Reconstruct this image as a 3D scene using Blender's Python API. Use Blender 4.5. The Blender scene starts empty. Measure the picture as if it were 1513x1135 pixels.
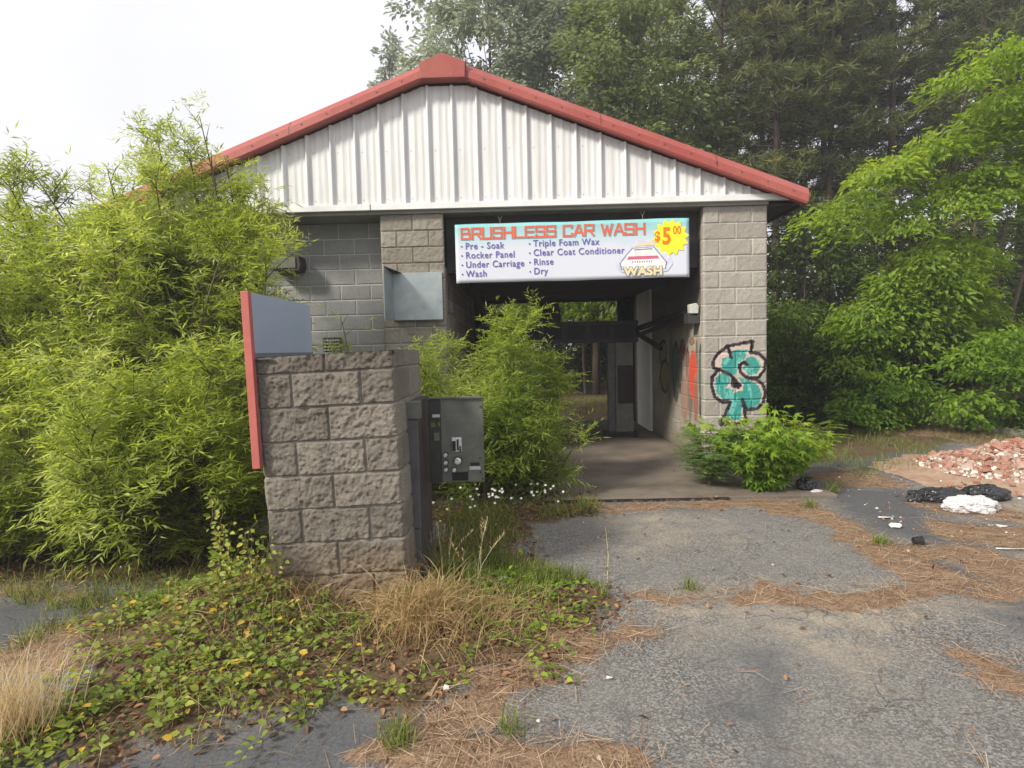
import bpy, math, random
import numpy as np
from mathutils import Vector, Matrix, Euler, noise as mnoise
random.seed(7); RS = np.random.RandomState(11)
SC = bpy.context.scene
COL = SC.collection
R = math.radians
# ------------------------------------------------------------ camera model
F = 870.0; W0, H0 = 1513.0, 1135.0
CAMZ = 1.55
YAW, PITCH, ROLL = R(0.9), R(3.35), R(1.3)
_f = Vector((-math.sin(YAW)*math.cos(PITCH), math.cos(YAW)*math.cos(PITCH), -math.sin(PITCH)))
_r0 = Vector((math.cos(YAW), math.sin(YAW), 0)); _u0 = _r0.cross(_f)
_r = _r0*math.cos(ROLL) - _u0*math.sin(ROLL); _u = _r.cross(_f)
CAM = Vector((0, 0, CAMZ))
def ray(px, py): return _f + _r*((px-W0/2)/F) + _u*((H0/2-py)/F)
def P(px, py, Y):                       # surveyed point of the photo at distance Y
    d = ray(px, py); return CAM + d*(Y/d.y)
def PX(px, py, X):
    d = ray(px, py); return CAM + d*(X/d.x)
def G(px, py, z=0.0):
    d = ray(px, py); return CAM + d*((z-CAMZ)/d.z)
cam_d = bpy.data.cameras.new('camera'); cam = bpy.data.objects.new('camera', cam_d); COL.objects.link(cam)
cam_d.sensor_width = 36; cam_d.lens = 36*F/W0; cam_d.clip_end = 2000; cam_d.clip_start = 0.05
M = Matrix((( _r.x, _u.x, -_f.x, 0), (_r.y, _u.y, -_f.y, 0), (_r.z, _u.z, -_f.z, CAMZ), (0, 0, 0, 1)))
cam.matrix_world = M
SC.camera = cam
# ------------------------------------------------------------ noise
def _hash(ix, iy, iz, seed):
    h = (ix.astype(np.int64)*374761393 + iy.astype(np.int64)*668265263 + iz.astype(np.int64)*2147483647 + seed*144665) & 0xffffffff
    h = ((h ^ (h >> 13))*1274126177) & 0xffffffff
    return ((h ^ (h >> 16)) & 0xffff)/65535.0
def vnoise(p, seed=0):
    p = np.asarray(p, float); i = np.floor(p); f = p-i; f = f*f*(3-2*f)
    x, y, z = i[:, 0], i[:, 1], i[:, 2]; r = 0
    for a in (0, 1):
        for b in (0, 1):
            for c in (0, 1):
                w = (f[:, 0] if a else 1-f[:, 0])*(f[:, 1] if b else 1-f[:, 1])*(f[:, 2] if c else 1-f[:, 2])
                r = r + w*_hash(x+a, y+b, z+c, seed)
    return r
def fbm(p, seed=0, oct=4, lac=2.03, gain=.5):
    p = np.asarray(p, float); s = 0; a = 1; t = 0
    for k in range(oct):
        s = s + a*vnoise(p, seed+k*17); t += a; a *= gain; p = p*lac + 3.1
    return s/t
def inpoly(x, y, poly):
    r = np.zeros(x.shape, bool); n = len(poly)
    for i in range(n):
        x1, y1 = poly[i]; x2, y2 = poly[(i+1) % n]
        c = ((y1 > y) != (y2 > y)) & (x < (x2-x1)*(y-y1)/((y2-y1) if y2 != y1 else 1e-9)+x1)
        r ^= c
    return r
def distseg(x, y, pts, closed=False):
    d = np.full(x.shape, 1e9); n = len(pts)
    for i in range(n if closed else n-1):
        x1, y1 = pts[i]; x2, y2 = pts[(i+1) % n]
        dx, dy = x2-x1, y2-y1; L = dx*dx+dy*dy+1e-12
        t = np.clip(((x-x1)*dx+(y-y1)*dy)/L, 0, 1)
        d = np.minimum(d, np.hypot(x-x1-t*dx, y-y1-t*dy))
    return d
def sdf(x, y, poly):                    # positive inside
    d = distseg(x, y, poly, True); return np.where(inpoly(x, y, poly), d, -d)
# ------------------------------------------------------------ materials
def newmat(name):
    m = bpy.data.materials.new(name); m.use_nodes = True; t = m.node_tree; t.nodes.clear()
    out = t.nodes.new('ShaderNodeOutputMaterial'); return m, t, out
def nd(t, typ, ins=None, **kw):
    n = t.nodes.new(typ)
    for k, v in kw.items(): setattr(n, k, v)
    for k, v in (ins or {}).items():
        s = n.inputs[k]
        if isinstance(v, bpy.types.NodeSocket): t.links.new(v, s)
        else: s.default_value = v
    return n
def c4(c): return (c[0], c[1], c[2], 1)
def mixc(t, fac, a, b, mode='MIX'):
    n = t.nodes.new('ShaderNodeMix'); n.data_type = 'RGBA'; n.blend_type = mode
    for s, v in ((n.inputs[0], fac), (n.inputs[6], a), (n.inputs[7], b)):
        if isinstance(v, bpy.types.NodeSocket): t.links.new(v, s)
        else: s.default_value = v if not isinstance(v, tuple) or len(v) == 4 else c4(v)
    return n.outputs[2]
def mth(t, op, a, b=0.5, clamp=False):
    n = t.nodes.new('ShaderNodeMath'); n.operation = op; n.use_clamp = clamp
    for s, v in ((n.inputs[0], a), (n.inputs[1], b)):
        if isinstance(v, bpy.types.NodeSocket): t.links.new(v, s)
        else: s.default_value = v
    return n.outputs[0]
def ramp(t, fac, stops):
    n = t.nodes.new('ShaderNodeValToRGB'); e = n.color_ramp.elements
    while len(e) < len(stops): e.new(.5)
    for i, (p, c) in enumerate(stops): e[i].position = p; e[i].color = c4(c) if isinstance(c, tuple) else (c, c, c, 1)
    t.links.new(fac, n.inputs[0]); return n.outputs[0]
def objco(t): return t.nodes.new('ShaderNodeTexCoord').outputs['Object']
def noi(t, co, scale, detail=4, rough=.55, dist=0):
    n = nd(t, 'ShaderNodeTexNoise', {'Vector': co, 'Scale': scale, 'Detail': detail, 'Roughness': rough, 'Distortion': dist}); return n.outputs[0]
def bsdf(t, out, color, rough=.8, metal=0, spec=.3, bump=None, bs=.3, bd=.01, alpha=None):
    b = nd(t, 'ShaderNodeBsdfPrincipled', {'Roughness': rough, 'Metallic': metal, 'Specular IOR Level': spec})
    if isinstance(color, bpy.types.NodeSocket): t.links.new(color, b.inputs['Base Color'])
    else: b.inputs['Base Color'].default_value = c4(color)
    if bump is not None:
        bn = nd(t, 'ShaderNodeBump', {'Height': bump, 'Strength': bs, 'Distance': bd}); t.links.new(bn.outputs[0], b.inputs['Normal'])
    t.links.new(b.outputs[0], out.inputs[0]); return b
def simple(name, c, c2=None, scale=6, rough=.7, metal=0, spec=.3, bs=.2, bd=.004, bscale=60):
    m, t, o = newmat(name); co = objco(t)
    c2 = c2 or tuple(x*.7 for x in c)
    f = ramp(t, noi(t, co, scale, 6, .65), [(.3, 0.0), (.7, 1.0)])
    rg = mth(t, 'ADD', mth(t, 'MULTIPLY', noi(t, co, scale*2.3), .3), rough-.15, True)
    b = bsdf(t, o, mixc(t, f, c, c2), .5, metal, spec, noi(t, co, bscale, 3), bs, bd); t.links.new(rg, b.inputs['Roughness'])
    return m
def attr(t, name, typ='GEOMETRY'):
    n = t.nodes.new('ShaderNodeAttribute'); n.attribute_name = name; return n
def leafmat(name, stops, trans=.45, rough=.55, spec=.25):
    m, t, o = newmat(name); a = attr(t, 'rnd').outputs['Fac']
    c = ramp(t, a, stops)
    b = nd(t, 'ShaderNodeBsdfPrincipled', {'Base Color': c, 'Roughness': rough, 'Specular IOR Level': spec})
    hs = nd(t, 'ShaderNodeHueSaturation', {'Hue': .485, 'Saturation': 1.15, 'Value': 1.5, 'Color': c})
    tr = nd(t, 'ShaderNodeBsdfTranslucent', {'Color': hs.outputs[0]})
    mx = nd(t, 'ShaderNodeMixShader', {0: trans, 1: b.outputs[0], 2: tr.outputs[0]})
    t.links.new(mx.outputs[0], o.inputs[0]); return m
def blockmat(name, c1, c2, mort, moss=None, bs=.6, stain=.4, stainc=(.05, .045, .035)):
    m, t, o = newmat(name); co = objco(t)
    rn = attr(t, 'rnd').outputs['Fac']; mo = attr(t, 'mort').outputs['Fac']
    n1 = noi(t, co, 9, 8, .7); n2 = noi(t, co, 140, 4, .7); n3 = noi(t, co, 1.7, 5, .6)
    f = mth(t, 'ADD', mth(t, 'MULTIPLY', n1, .5), mth(t, 'MULTIPLY', rn, .45), True)
    c = mixc(t, ramp(t, f, [(.25, 0.0), (.75, 1.0)]), c1, c2)
    c = mixc(t, ramp(t, n2, [(.35, .55), (.6, 0.0)]), c, tuple(x*.35 for x in c1))
    c = mixc(t, ramp(t, n2, [(.62, 0.0), (.75, .5)]), c, tuple(min(1, x*1.7) for x in c2))
    c = mixc(t, mo, c, mort)
    z = nd(t, 'ShaderNodeSeparateXYZ', {0: co}).outputs[2]
    st = mth(t, 'MULTIPLY', ramp(t, n3, [(.42, 0.0), (.62, 1.0)]), stain)
    c = mixc(t, st, c, stainc)
    if moss:                             # reddish mud splashed up from the soil
        g = mth(t, 'MULTIPLY', ramp(t, mth(t, 'ADD', z, mth(t, 'MULTIPLY', n1, .35)), [(.2, 1.0), (.62, 0.0)]), .75)
        c = mixc(t, g, c, moss)
    pa = attr(t, 'paint'); c = mixc(t, mth(t, 'MULTIPLY', pa.outputs['Alpha'], ramp(t, n1, [(.2, .75), (.55, 1.0)])), c, pa.outputs['Color'])
    bsdf(t, o, c, .92, 0, .15, mth(t, 'ADD', n2, mth(t, 'MULTIPLY', noi(t, co, 45, 5, .7), 1.5)), bs, .009)
    return m
# ------------------------------------------------------------ object helpers
def tag(o, label=None, cat=None, group=None, kind=None):
    if label: o['label'] = label
    if cat: o['category'] = cat
    if group: o['group'] = group
    if kind: o['kind'] = kind
    return o
def thing(name, label, cat, loc=(0, 0, 0), group=None, rot=(0, 0, 0)):
    o = bpy.data.objects.new(name, None); COL.objects.link(o); o.location = loc; o.rotation_euler = rot
    o.empty_display_size = .1
    return tag(o, label, cat, group)
def link(name, me, mat, parent=None, world=True):
    o = bpy.data.objects.new(name, me); COL.objects.link(o)
    if mat:
        for mm in (mat if isinstance(mat, (list, tuple)) else [mat]): me.materials.append(mm)
    if parent is not None:
        o.parent = parent
        if world:
            L = Vector((0, 0, 0)); q = parent
            while q: L += q.location; q = q.parent
            if L.length > 0: me.transform(Matrix.Translation(-L))
    return o
class MB:
    def __init__(s): s.v = []; s.f = []; s.m = []
    def add(s, vs, fs, mi=0):
        b = len(s.v); s.v += [tuple(v) for v in vs]; s.f += [tuple(b+i for i in f) for f in fs]; s.m += [mi]*len(fs); return s
    def box(s, x0, x1, y0, y1, z0, z1, mi=0):
        vs = [(x, y, z) for x in (x0, x1) for y in (y0, y1) for z in (z0, z1)]
        return s.add(vs, [(0, 1, 3, 2), (4, 6, 7, 5), (0, 4, 5, 1), (2, 3, 7, 6), (0, 2, 6, 4), (1, 5, 7, 3)], mi)
    def prism(s, pts, y0, y1, mi=0):          # polygon in xz, extruded in y
        n = len(pts); vs = [(x, y0, z) for x, z in pts]+[(x, y1, z) for x, z in pts]
        fs = [tuple(range(n)), tuple(range(2*n-1, n-1, -1))]+[(i, i+n, (i+1) % n+n, (i+1) % n) for i in range(n)]
        return s.add(vs, fs, mi)
    def tube(s, pts, rad, n=7, cap=True, mi=0):
        pts = [Vector(p) for p in pts]; rad = rad if hasattr(rad, '__len__') else [rad]*len(pts); vs = []; fs = []
        up = Vector((.13, .31, .94))
        for i, p in enumerate(pts):
            d = (pts[min(i+1, len(pts)-1)]-pts[max(i-1, 0)]); d = d.normalized() if d.length > 1e-9 else Vector((0, 0, 1))
            a = d.cross(up)
            if a.length < .1: a = d.cross(Vector((1, 0, 0)))
            a.normalize(); b = d.cross(a)
            for k in range(n):
                t = 2*math.pi*k/n; vs.append(p+(a*math.cos(t)+b*math.sin(t))*rad[i])
        for i in range(len(pts)-1):
            for k in range(n): fs.append((i*n+k, i*n+(k+1) % n, (i+1)*n+(k+1) % n, (i+1)*n+k))
        if cap: fs += [tuple(range(n-1, -1, -1)), tuple((len(pts)-1)*n+k for k in range(n))]
        return s.add(vs, fs, mi)
    def build(s, name, mat, parent=None, world=True, smooth=False, bevel=0):
        me = bpy.data.meshes.new(name); me.from_pydata(s.v, [], s.f)
        if any(s.m): me.polygons.foreach_set('material_index', s.m)
        import bmesh
        bm = bmesh.new(); bm.from_mesh(me); bmesh.ops.recalc_face_normals(bm, faces=bm.faces)
        if bevel: bmesh.ops.bevel(bm, geom=list(bm.edges), offset=bevel, segments=2, affect='EDGES', profile=.6)
        bm.to_mesh(me); bm.free()
        if smooth: me.polygons.foreach_set('use_smooth', [True]*len(me.polygons))
        me.update(); return link(name, me, mat, parent, world)
def npmesh(name, V, FA, mat, parent=None, world=True, fattr=None, vattr=None, vcol=None, smooth=False):
    """V (n,3); FA list of (m,k) index arrays"""
    me = bpy.data.meshes.new(name); V = np.asarray(V, np.float32)
    me.vertices.add(len(V)); me.vertices.foreach_set('co', V.ravel())
    FA = [np.asarray(a, np.int32) for a in FA if len(a)]
    li = np.concatenate([a.ravel() for a in FA]); sz = np.concatenate([np.full(len(a), a.shape[1], np.int32) for a in FA])
    me.loops.add(len(li)); me.loops.foreach_set('vertex_index', li)
    me.polygons.add(len(sz)); st = np.concatenate([[0], np.cumsum(sz)[:-1]]).astype(np.int32)
    me.polygons.foreach_set('loop_start', st)
    me.update(calc_edges=True)
    for k, a in (fattr or {}).items():
        at = me.attributes.new(k, 'FLOAT', 'FACE'); at.data.foreach_set('value', np.asarray(a, np.float32))
    for k, a in (vattr or {}).items():
        at = me.attributes.new(k, 'FLOAT', 'POINT'); at.data.foreach_set('value', np.asarray(a, np.float32))
    for k, a in (vcol or {}).items():
        at = me.attributes.new(k, 'FLOAT_COLOR', 'POINT'); at.data.foreach_set('color', np.asarray(a, np.float32).ravel())
    if smooth: me.polygons.foreach_set('use_smooth', np.ones(len(sz), bool))
    return link(name, me, mat, parent, world)
def nrm(a): return a/(np.linalg.norm(a, axis=1, keepdims=True)+1e-9)
TPL = {
 'lance': (np.array([[0, 0, 0], [.35, .5, .0], [1, 0, -.18], [.35, -.5, .0]]), [[0, 1, 2, 3]]),
 'ovate': (np.array([[0, 0, 0], [.3, .46, .1], [.68, .36, .08], [1, 0, -.1], [.68, -.36, .08], [.3, -.46, .1]]), [[0, 1, 2, 3], [0, 3, 4, 5]]),
 'needle': (np.array([[0, .5, 0], [0, -.5, 0], [1, -.25, 0], [1, .25, 0]]), [[0, 1, 2, 3]]),
 'blade': (np.array([[0, .5, 0], [0, -.5, 0], [.5, -.45, .0], [.5, .45, .0], [1, 0, -.12]]), [[0, 1, 2, 3], [3, 2, 4, 4]]),
}
def _star():
    v = [[0.12, 0, 0]]; 
    tips = [(-105, .45), (-52, .8), (0, 1.0), (52, .8), (105, .45)]; nots = [(-160, .12), (-78, .3), (-26, .36), (26, .36), (78, .3), (160, .12)]
    for i in range(5):
        for (a, r, h) in ((nots[i][0], nots[i][1], .05), (tips[i][0], tips[i][1], -.08)):
            v.append([.12+r*.85*math.cos(R(a)), r*.62*math.sin(R(a)), h])
    a, r = nots[5]; v.append([.12+r*math.cos(R(a)), r*.62*math.sin(R(a)), .05])
    return np.array(v), [[0, 1+2*i, 2+2*i, 3+2*i] for i in range(5)]
TPL['star'] = _star()
TPL['blade'] = (np.array([[0, .5, 0], [0, -.5, 0], [1, -.18, 0], [1, .18, 0]]), [[0, 1, 2, 3]])
def leaves(name, C, D, Nn, L, Wd, rnd, tpl, mat, parent=None, world=True):
    T, TF = TPL[tpl]; C = np.asarray(C, float); D = nrm(np.asarray(D, float)); Nn = np.asarray(Nn, float)
    S = nrm(np.cross(Nn, D)); Nn = np.cross(D, S); N = len(C); k = len(T)
    L = np.broadcast_to(L, (N,)); Wd = np.broadcast_to(Wd, (N,))
    V = C[:, None, :]+D[:, None, :]*(T[None, :, 0:1]*L[:, None, None])+S[:, None, :]*(T[None, :, 1:2]*Wd[:, None, None])+Nn[:, None, :]*(T[None, :, 2:3]*L[:, None, None])
    TF = np.array(TF); FA = (np.arange(N)[:, None, None]*k+TF[None]).reshape(-1, TF.shape[1])
    return npmesh(name, V.reshape(-1, 3), [FA], mat, parent, world, fattr={'rnd': np.repeat(np.clip(rnd, 0, 1), len(TF))})
def rdir(n, rs=RS):
    return nrm(rs.normal(size=(n, 3)))
UP = np.array([0, 0, 1.0])
# ------------------------------------------------------------ materials list
M_blockR = blockmat('pillar block', (.36, .33, .285), (.47, .44, .385), (.62, .59, .52), bs=.5, stain=.12)
M_blockL = blockmat('old pillar block', (.27, .245, .20), (.38, .35, .30), (.50, .47, .42), bs=.7, stain=.3, stainc=(.16, .13, .09))
M_blockW = blockmat('wall block', (.30, .30, .29), (.38, .38, .37), (.54, .54, .53), bs=.35, stain=.2, stainc=(.14, .14, .135))
M_blockP = blockmat('pier block', (.20, .178, .15), (.33, .295, .245), (.40, .365, .31), moss=(.26, .165, .085), bs=1, stain=.4, stainc=(.10, .085, .065))
M_inner = blockmat('bay wall', (.36, .32, .26), (.46, .41, .34), (.38, .345, .29), moss=(.10, .085, .06), bs=.2, stain=.35, stainc=(.12, .10, .08))
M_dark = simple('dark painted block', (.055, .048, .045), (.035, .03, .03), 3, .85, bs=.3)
M_soffit = simple('soffit', (.30, .29, .27), (.2, .19, .18), 2, .8)
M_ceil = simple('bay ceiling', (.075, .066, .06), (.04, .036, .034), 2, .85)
M_white = simple('white sheet metal', (.74, .74, .73), (.62, .62, .60), 2.5, .45, 0, .4, bs=.05)
M_red = simple('red painted metal', (.37, .088, .066), (.27, .08, .066), 2.0, .45, 0, .4, bs=.06)
M_steel = simple('brushed steel', (.40, .44, .44), (.27, .31, .31), 4, .42, .75, .5, bs=.05)
M_kiosk = simple('weathered green grey steel', (.17, .18, .15), (.10, .105, .09), 7, .55, .35, .4, bs=.1)
M_kdark = simple('dark grey steel', (.055, .055, .05), (.03, .03, .028), 7, .6, .2, .4)
M_kgrey = simple('grey steel trim', (.13, .13, .13), (.08, .08, .08), 9, .6, .2, .4)
M_kbrown = simple('brown rusty steel', (.075, .055, .05), (.045, .035, .035), 6, .7, .1)
M_olive = simple('olive display', (.16, .16, .04), (.10, .11, .03), 30, .5)
M_knob = simple('chrome knob', (.7, .7, .7), (.5, .5, .5), 20, .3, .6, .5)
M_black = simple('black', (.012, .012, .012), (.02, .02, .018), 5, .5)
M_blackmetal = simple('black greasy steel', (.022, .02, .02), (.04, .03, .028), 5, .7)
M_label = simple('pale label', (.55, .55, .52), (.4, .4, .36), 30, .6)
M_board = simple('blue grey board', (.34, .395, .47), (.29, .345, .42), 1.2, .5, 0, .3, bs=.02)
M_board2 = simple('grey strip', (.17, .175, .18), (.14, .145, .15), 3, .6)
M_redw = simple('faded red trim', (.46, .125, .10), (.36, .10, .085), 8, .55)
M_conc = simple('bay concrete', (.20, .165, .13), (.09, .074, .06), 1.6, .9, bs=.3, bscale=90)
M_concl = simple('pale concrete', (.30, .27, .23), (.2, .18, .15), 4, .9)
M_cream2 = simple('daylit pale plaster', (.82, .79, .72), (.70, .67, .60), 3, .85)  # lightened colour stands in for daylight from the back opening
M_bark = simple('brown bark', (.09, .065, .045), (.05, .038, .03), 10, .9, bs=.8, bd=.02, bscale=25)
M_barkp = simple('pine bark', (.075, .048, .036), (.04, .028, .022), 6, .95, bs=.8, bd=.03, bscale=18)
M_barkl = simple('pale bark', (.22, .17, .12), (.14, .11, .08), 8, .9, bs=.4)
M_twig = simple('green brown stem', (.12, .11, .05), (.08, .06, .03), 10, .8)
M_brick = simple('broken brick', (.29, .095, .06), (.36, .23, .17), 14, .9, bs=.5, bd=.01, bscale=40)
M_brickp = simple('mortar covered brick', (.40, .33, .27), (.33, .16, .11), 16, .9, bs=.5, bd=.01, bscale=40)
M_debris = simple('rubble dust', (.26, .15, .10), (.36, .27, .19), 13, .95, bs=.6, bd=.02, bscale=50)
M_bagb = simple('black plastic', (.012, .012, .014), (.02, .02, .022), 6, .28, 0, .6, bs=.5, bd=.02, bscale=18)
M_bagw = simple('white plastic', (.55, .53, .53), (.46, .44, .43), 6, .4, 0, .5, bs=.5, bd=.02, bscale=14)
M_paper = simple('white paper', (.78, .76, .72), (.65, .62, .58), 20, .7)
M_cream = simple('cream can', (.62, .60, .38), (.5, .48, .3), 9, .5)
m, t, o = newmat('faded red trim metal'); co = objco(t); mp = nd(t, 'ShaderNodeMapping', {0: co, 3: (9, 4, 1.2)})
c = mixc(t, ramp(t, noi(t, co, 1.1, 6, .65), [(.35, 0.0), (.65, 1.0)]), (.29, .058, .045), (.34, .095, .075))
c = mixc(t, mth(t, 'MULTIPLY', ramp(t, noi(t, mp.outputs[0], 1.0, 6, .7), [(.52, 0.0), (.7, 1.0)]), .55), c, (.20, .075, .06)); c = mixc(t, mth(t, 'MULTIPLY', ramp(t, noi(t, co, 26, 6, .7), [(.60, 0.0), (.72, 1.0)]), .5), c, (.50, .27, .22))
bsdf(t, o, c, .55, 0, .3, noi(t, co, 2.5, 4), .25, .02); M_red = m
# ------------------------------------------------------------ block walls
def block_face(name, w, h, org, ux, nrmv, mat, parent, amp=.012, res=.02, course=.203, block=.406, ztop=None, cap=None,
               flat=.25, paint=None, seed=0, world=True, inset=.006, phase=0, mw=.005):
    """wall face: org = lower left corner, ux = unit vector to the right, z up, nrmv = outward"""
    org = np.array(org, float); ux = np.array(ux, float); nv = np.array(nrmv, float)
    cap = course if cap is None else cap
    rows = [h, h-cap]
    while rows[-1] > 0: rows.append(rows[-1]-course)
    def lines(js, lim):
        a = []
        for j in js: a += [j-.016, j-mw-.002, j-mw, j, j+mw, j+mw+.002, j+.016]
        a += list(np.arange(0, lim+1e-6, res)); a += [0, lim]
        a = np.array(sorted(x for x in a if -1e-9 <= x <= lim+1e-9)); keep = [a[0]]
        for x in a[1:]:
            if x-keep[-1] > .0015: keep.append(x)
        keep[-1] = lim; return np.array(keep)
    uj = np.arange(0, w+block, block/2)
    U = lines([j for j in uj if 0.02 < j < w-.02], w); Vv = lines(rows, h)
    u, v = np.meshgrid(U, Vv); u = u.ravel(); v = v.ravel(); n = len(u)
    row = np.zeros(n, int); dv = np.full(n, 9.); 
    for i in range(len(rows)-1):
        m = (v <= rows[i]+1e-9) & (v >= rows[i+1]-1e-9); row[m] = i
    for i, r in enumerate(rows):
        if i > 0: dv = np.minimum(dv, abs(v-r))
    off = np.where((row+phase) % 2 == 0, 0.0, block/2)
    k = (u+off)/block; bi = np.floor(k).astype(int); du = np.minimum(k-np.floor(k), 1-(k-np.floor(k)))*block
    du = np.where((u < .01) | (u > w-.01), 9., du)
    e = np.minimum(du, dv); mort = (e < mw+.0005).astype(float)
    p = np.stack([u, v, np.full(n, seed*7.3)], 1)
    rough = fbm(p*7, seed, 3)*.35+fbm(p*24, seed+5, 4)*.75+fbm(p*70, seed+8, 2)*.40
    brand = _hash(bi, row, bi*0+seed, 3)
    t = np.clip((e-mw)/.008, 0, 1); t = t*(2-t)
    hgt = np.where(mort > 0, 0, np.maximum(inset*.5, inset+t*amp*(rough*1.5-.75+brand*.35+flat*.5)))
    hgt = hgt*np.clip(np.minimum(u, w-u)/.016, 0, 1)**.6
    X = org+np.outer(u, ux)+np.outer(v, UP)+np.outer(hgt, nv)
    nu, nvv = len(U), len(Vv); idx = np.arange(nu*nvv).reshape(nvv, nu)
    fa = np.stack([idx[:-1, :-1], idx[:-1, 1:], idx[1:, 1:], idx[1:, :-1]], -1).reshape(-1, 4)
    pc = paint(u, v) if paint else np.zeros((n, 4))
    return npmesh(name, X, [fa], mat, parent, world, vattr={'rnd': brand, 'mort': mort}, vcol={'paint': pc}, smooth=True)

# ============================================================ LIGHT AND SKY
w = bpy.data.worlds.new('World'); SC.world = w; w.use_nodes = True; t = w.node_tree; t.nodes.clear()
SUN_EL, SUN_AZ = R(38), R(-128)          # azimuth measured clockwise from +Y; behind the camera to the left
sky = t.nodes.new('ShaderNodeTexSky'); sky.sky_type = 'NISHITA'; sky.sun_disc = False
sky.sun_elevation = SUN_EL; sky.sun_rotation = SUN_AZ; sky.dust_density = 4; sky.air_density = 1.2
tc = t.nodes.new('ShaderNodeTexCoord')
cl = ramp(t, noi(t, tc.outputs['Generated'], 2.2, 5, .55), [(.3, (5.8, 5.75, 6.15)), (.7, (6.4, 6.33, 6.65))])
mc = mixc(t, .88, sky.outputs[0], cl)
bg = nd(t, 'ShaderNodeBackground', {'Color': mc, 'Strength': .105}); wo = t.nodes.new('ShaderNodeOutputWorld'); t.links.new(bg.outputs[0], wo.inputs[0])
sd = bpy.data.lights.new('sun', 'SUN'); so = bpy.data.objects.new('sun', sd); COL.objects.link(so)
sd.energy = 3.1; sd.angle = R(9); sd.color = (1, .945, .84)
dsun = Vector((math.sin(SUN_AZ)*math.cos(SUN_EL), math.cos(SUN_AZ)*math.cos(SUN_EL), math.sin(SUN_EL)))
so.rotation_euler = dsun.to_track_quat('Z', 'Y').to_euler(); so.location = dsun*30
SC.view_settings.view_transform = 'Standard'; SC.view_settings.look = 'None'; SC.view_settings.gamma = 1; SC.view_settings.exposure = 0.80
SC.render.engine = 'CYCLES'; SC.cycles.max_bounces = 7; SC.cycles.diffuse_bounces = 4; SC.cycles.transparent_max_bounces = 8
# ============================================================ GROUND
def gpoly(pts): return [tuple(G(x, y).xy) for x, y in pts]
YF = 7.55
straw_polys = [gpoly(q) for q in [
 [(880, 748), (1010, 742), (1130, 738), (1205, 745), (1262, 775), (1330, 815), (1420, 850), (1440, 880), (1330, 880), (1345, 866), (1290, 825), (1235, 790), (1190, 768), (1100, 752), (1000, 756), (890, 760)],
 [(940, 878), (1060, 880), (1120, 868), (1250, 880), (1340, 876), (1345, 892), (1200, 900), (1090, 896), (960, 890)],
 [(1375, 770), (1513, 778), (1800, 800), (1800, 830), (1513, 815), (1440, 802), (1395, 797)],
 [(1330, 812), (1420, 800), (1513, 835), (1800, 900), (1800, 930), (1513, 886), (1400, 880), (1460, 862), (1400, 830), (1340, 818)],
 [(1410, 965), (1450, 965), (1513, 1000), (1650, 1040), (1513, 1030), (1450, 1010)],
 [(560, 1120), (640, 1090), (760, 1080), (860, 1110), (960, 1135), (900, 1180), (620, 1180)],
 [(640, 1060), (700, 1000), (800, 990), (850, 1015), (790, 1035), (760, 1095), (700, 1110), (640, 1080)],
 [(810, 960), (900, 930), (1000, 930), (960, 942), (880, 950), (830, 975)],
 [(1150, 600), (1240, 608), (1400, 625), (1513, 650), (1700, 690), (1700, 720), (1513, 672), (1380, 648), (1250, 640), (1170, 640)],
 [(1190, 700), (1290, 690), (1330, 720), (1250, 722)],
 [(0, 960), (90, 930), (190, 895), (200, 905), (110, 945), (0, 985)],
 [(0, 985), (150, 990), (150, 1000), (0, 998)],
 [(0, 870), (140, 878), (300, 870), (300, 885), (140, 892), (0, 884)],
 [(1345, 745), (1500, 755), (1513, 770), (1400, 765)],
 [(820, 600), (900, 595), (912, 640), (830, 640)],
]]
litter_polys = [gpoly(q) for q in [
 [(110, 1180), (60, 1080), (150, 980), (210, 890), (340, 860), (560, 860), (700, 870), (900, 870), (930, 885), (830, 960), (800, 1000), (700, 1010), (620, 1060), (540, 1045), (500, 1010), (440, 1080), (330, 1090), (200, 1120)],
 [(640, 860), (650, 800), (700, 770), (760, 760), (800, 860), (900, 872), (700, 880)],
 [(0, 862), (0, 800), (390, 790), (400, 865), (250, 866)],
 [(600, 770), (620, 735), (880, 735), (880, 762), (700, 775)],
 [(1180, 690), (1380, 660), (1513, 640), (1700, 640), (1700, 600), (1150, 600), (1150, 690)]]]
dark_polys = [gpoly(q) for q in [
 [(1200, 716), (1340, 728), (1400, 765), (1513, 772), (1800, 800), (1800, 860), (1513, 842), (1440, 815), (1330, 795), (1280, 775)],
 [(1320, 816), (1370, 818), (1410, 832), (1465, 862), (1440, 868), (1400, 855), (1335, 842)],
 [(1430, 886), (1513, 888), (1800, 900), (1800, 1000), (1513, 940), (1470, 915)],
 [(1150, 650), (1250, 640), (1400, 655), (1400, 700), (1200, 705)],
 [(-300, 1200), (-300, 870), (190, 890), (150, 960), (0, 1000), (0, 1060), (240, 1100), (470, 1040), (540, 1045), (620, 1100), (560, 1135), (450, 1200)],
 [(1100, 955), (1150, 950), (1172, 985), (1180, 1035), (1160, 1075), (1178, 1110), (1150, 1125), (1120, 1080), (1085, 1062), (1110, 1020), (1090, 985)]]]
sand_polys = [gpoly(q) for q in [
 [(930, 880), (1350, 876), (1440, 890), (1300, 930), (1260, 1000), (1150, 950), (1000, 920)],
 [(1390, 700), (1513, 690), (1800, 700), (1800, 900), (1513, 850), (1430, 790), (1480, 760), (1400, 730)],
 [(870, 765), (1000, 760), (1050, 800), (960, 810)]]]
def axis(lo, hi, step, far):
    a = list(np.arange(lo, hi, step)); g = step; x = hi
    while x < far: a.append(x); g *= 1.25; x += g
    g = step; x = lo-step; b = []
    while x > -far: b.append(x); g *= 1.25; x -= g
    return np.array(b[::-1]+a)
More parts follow.
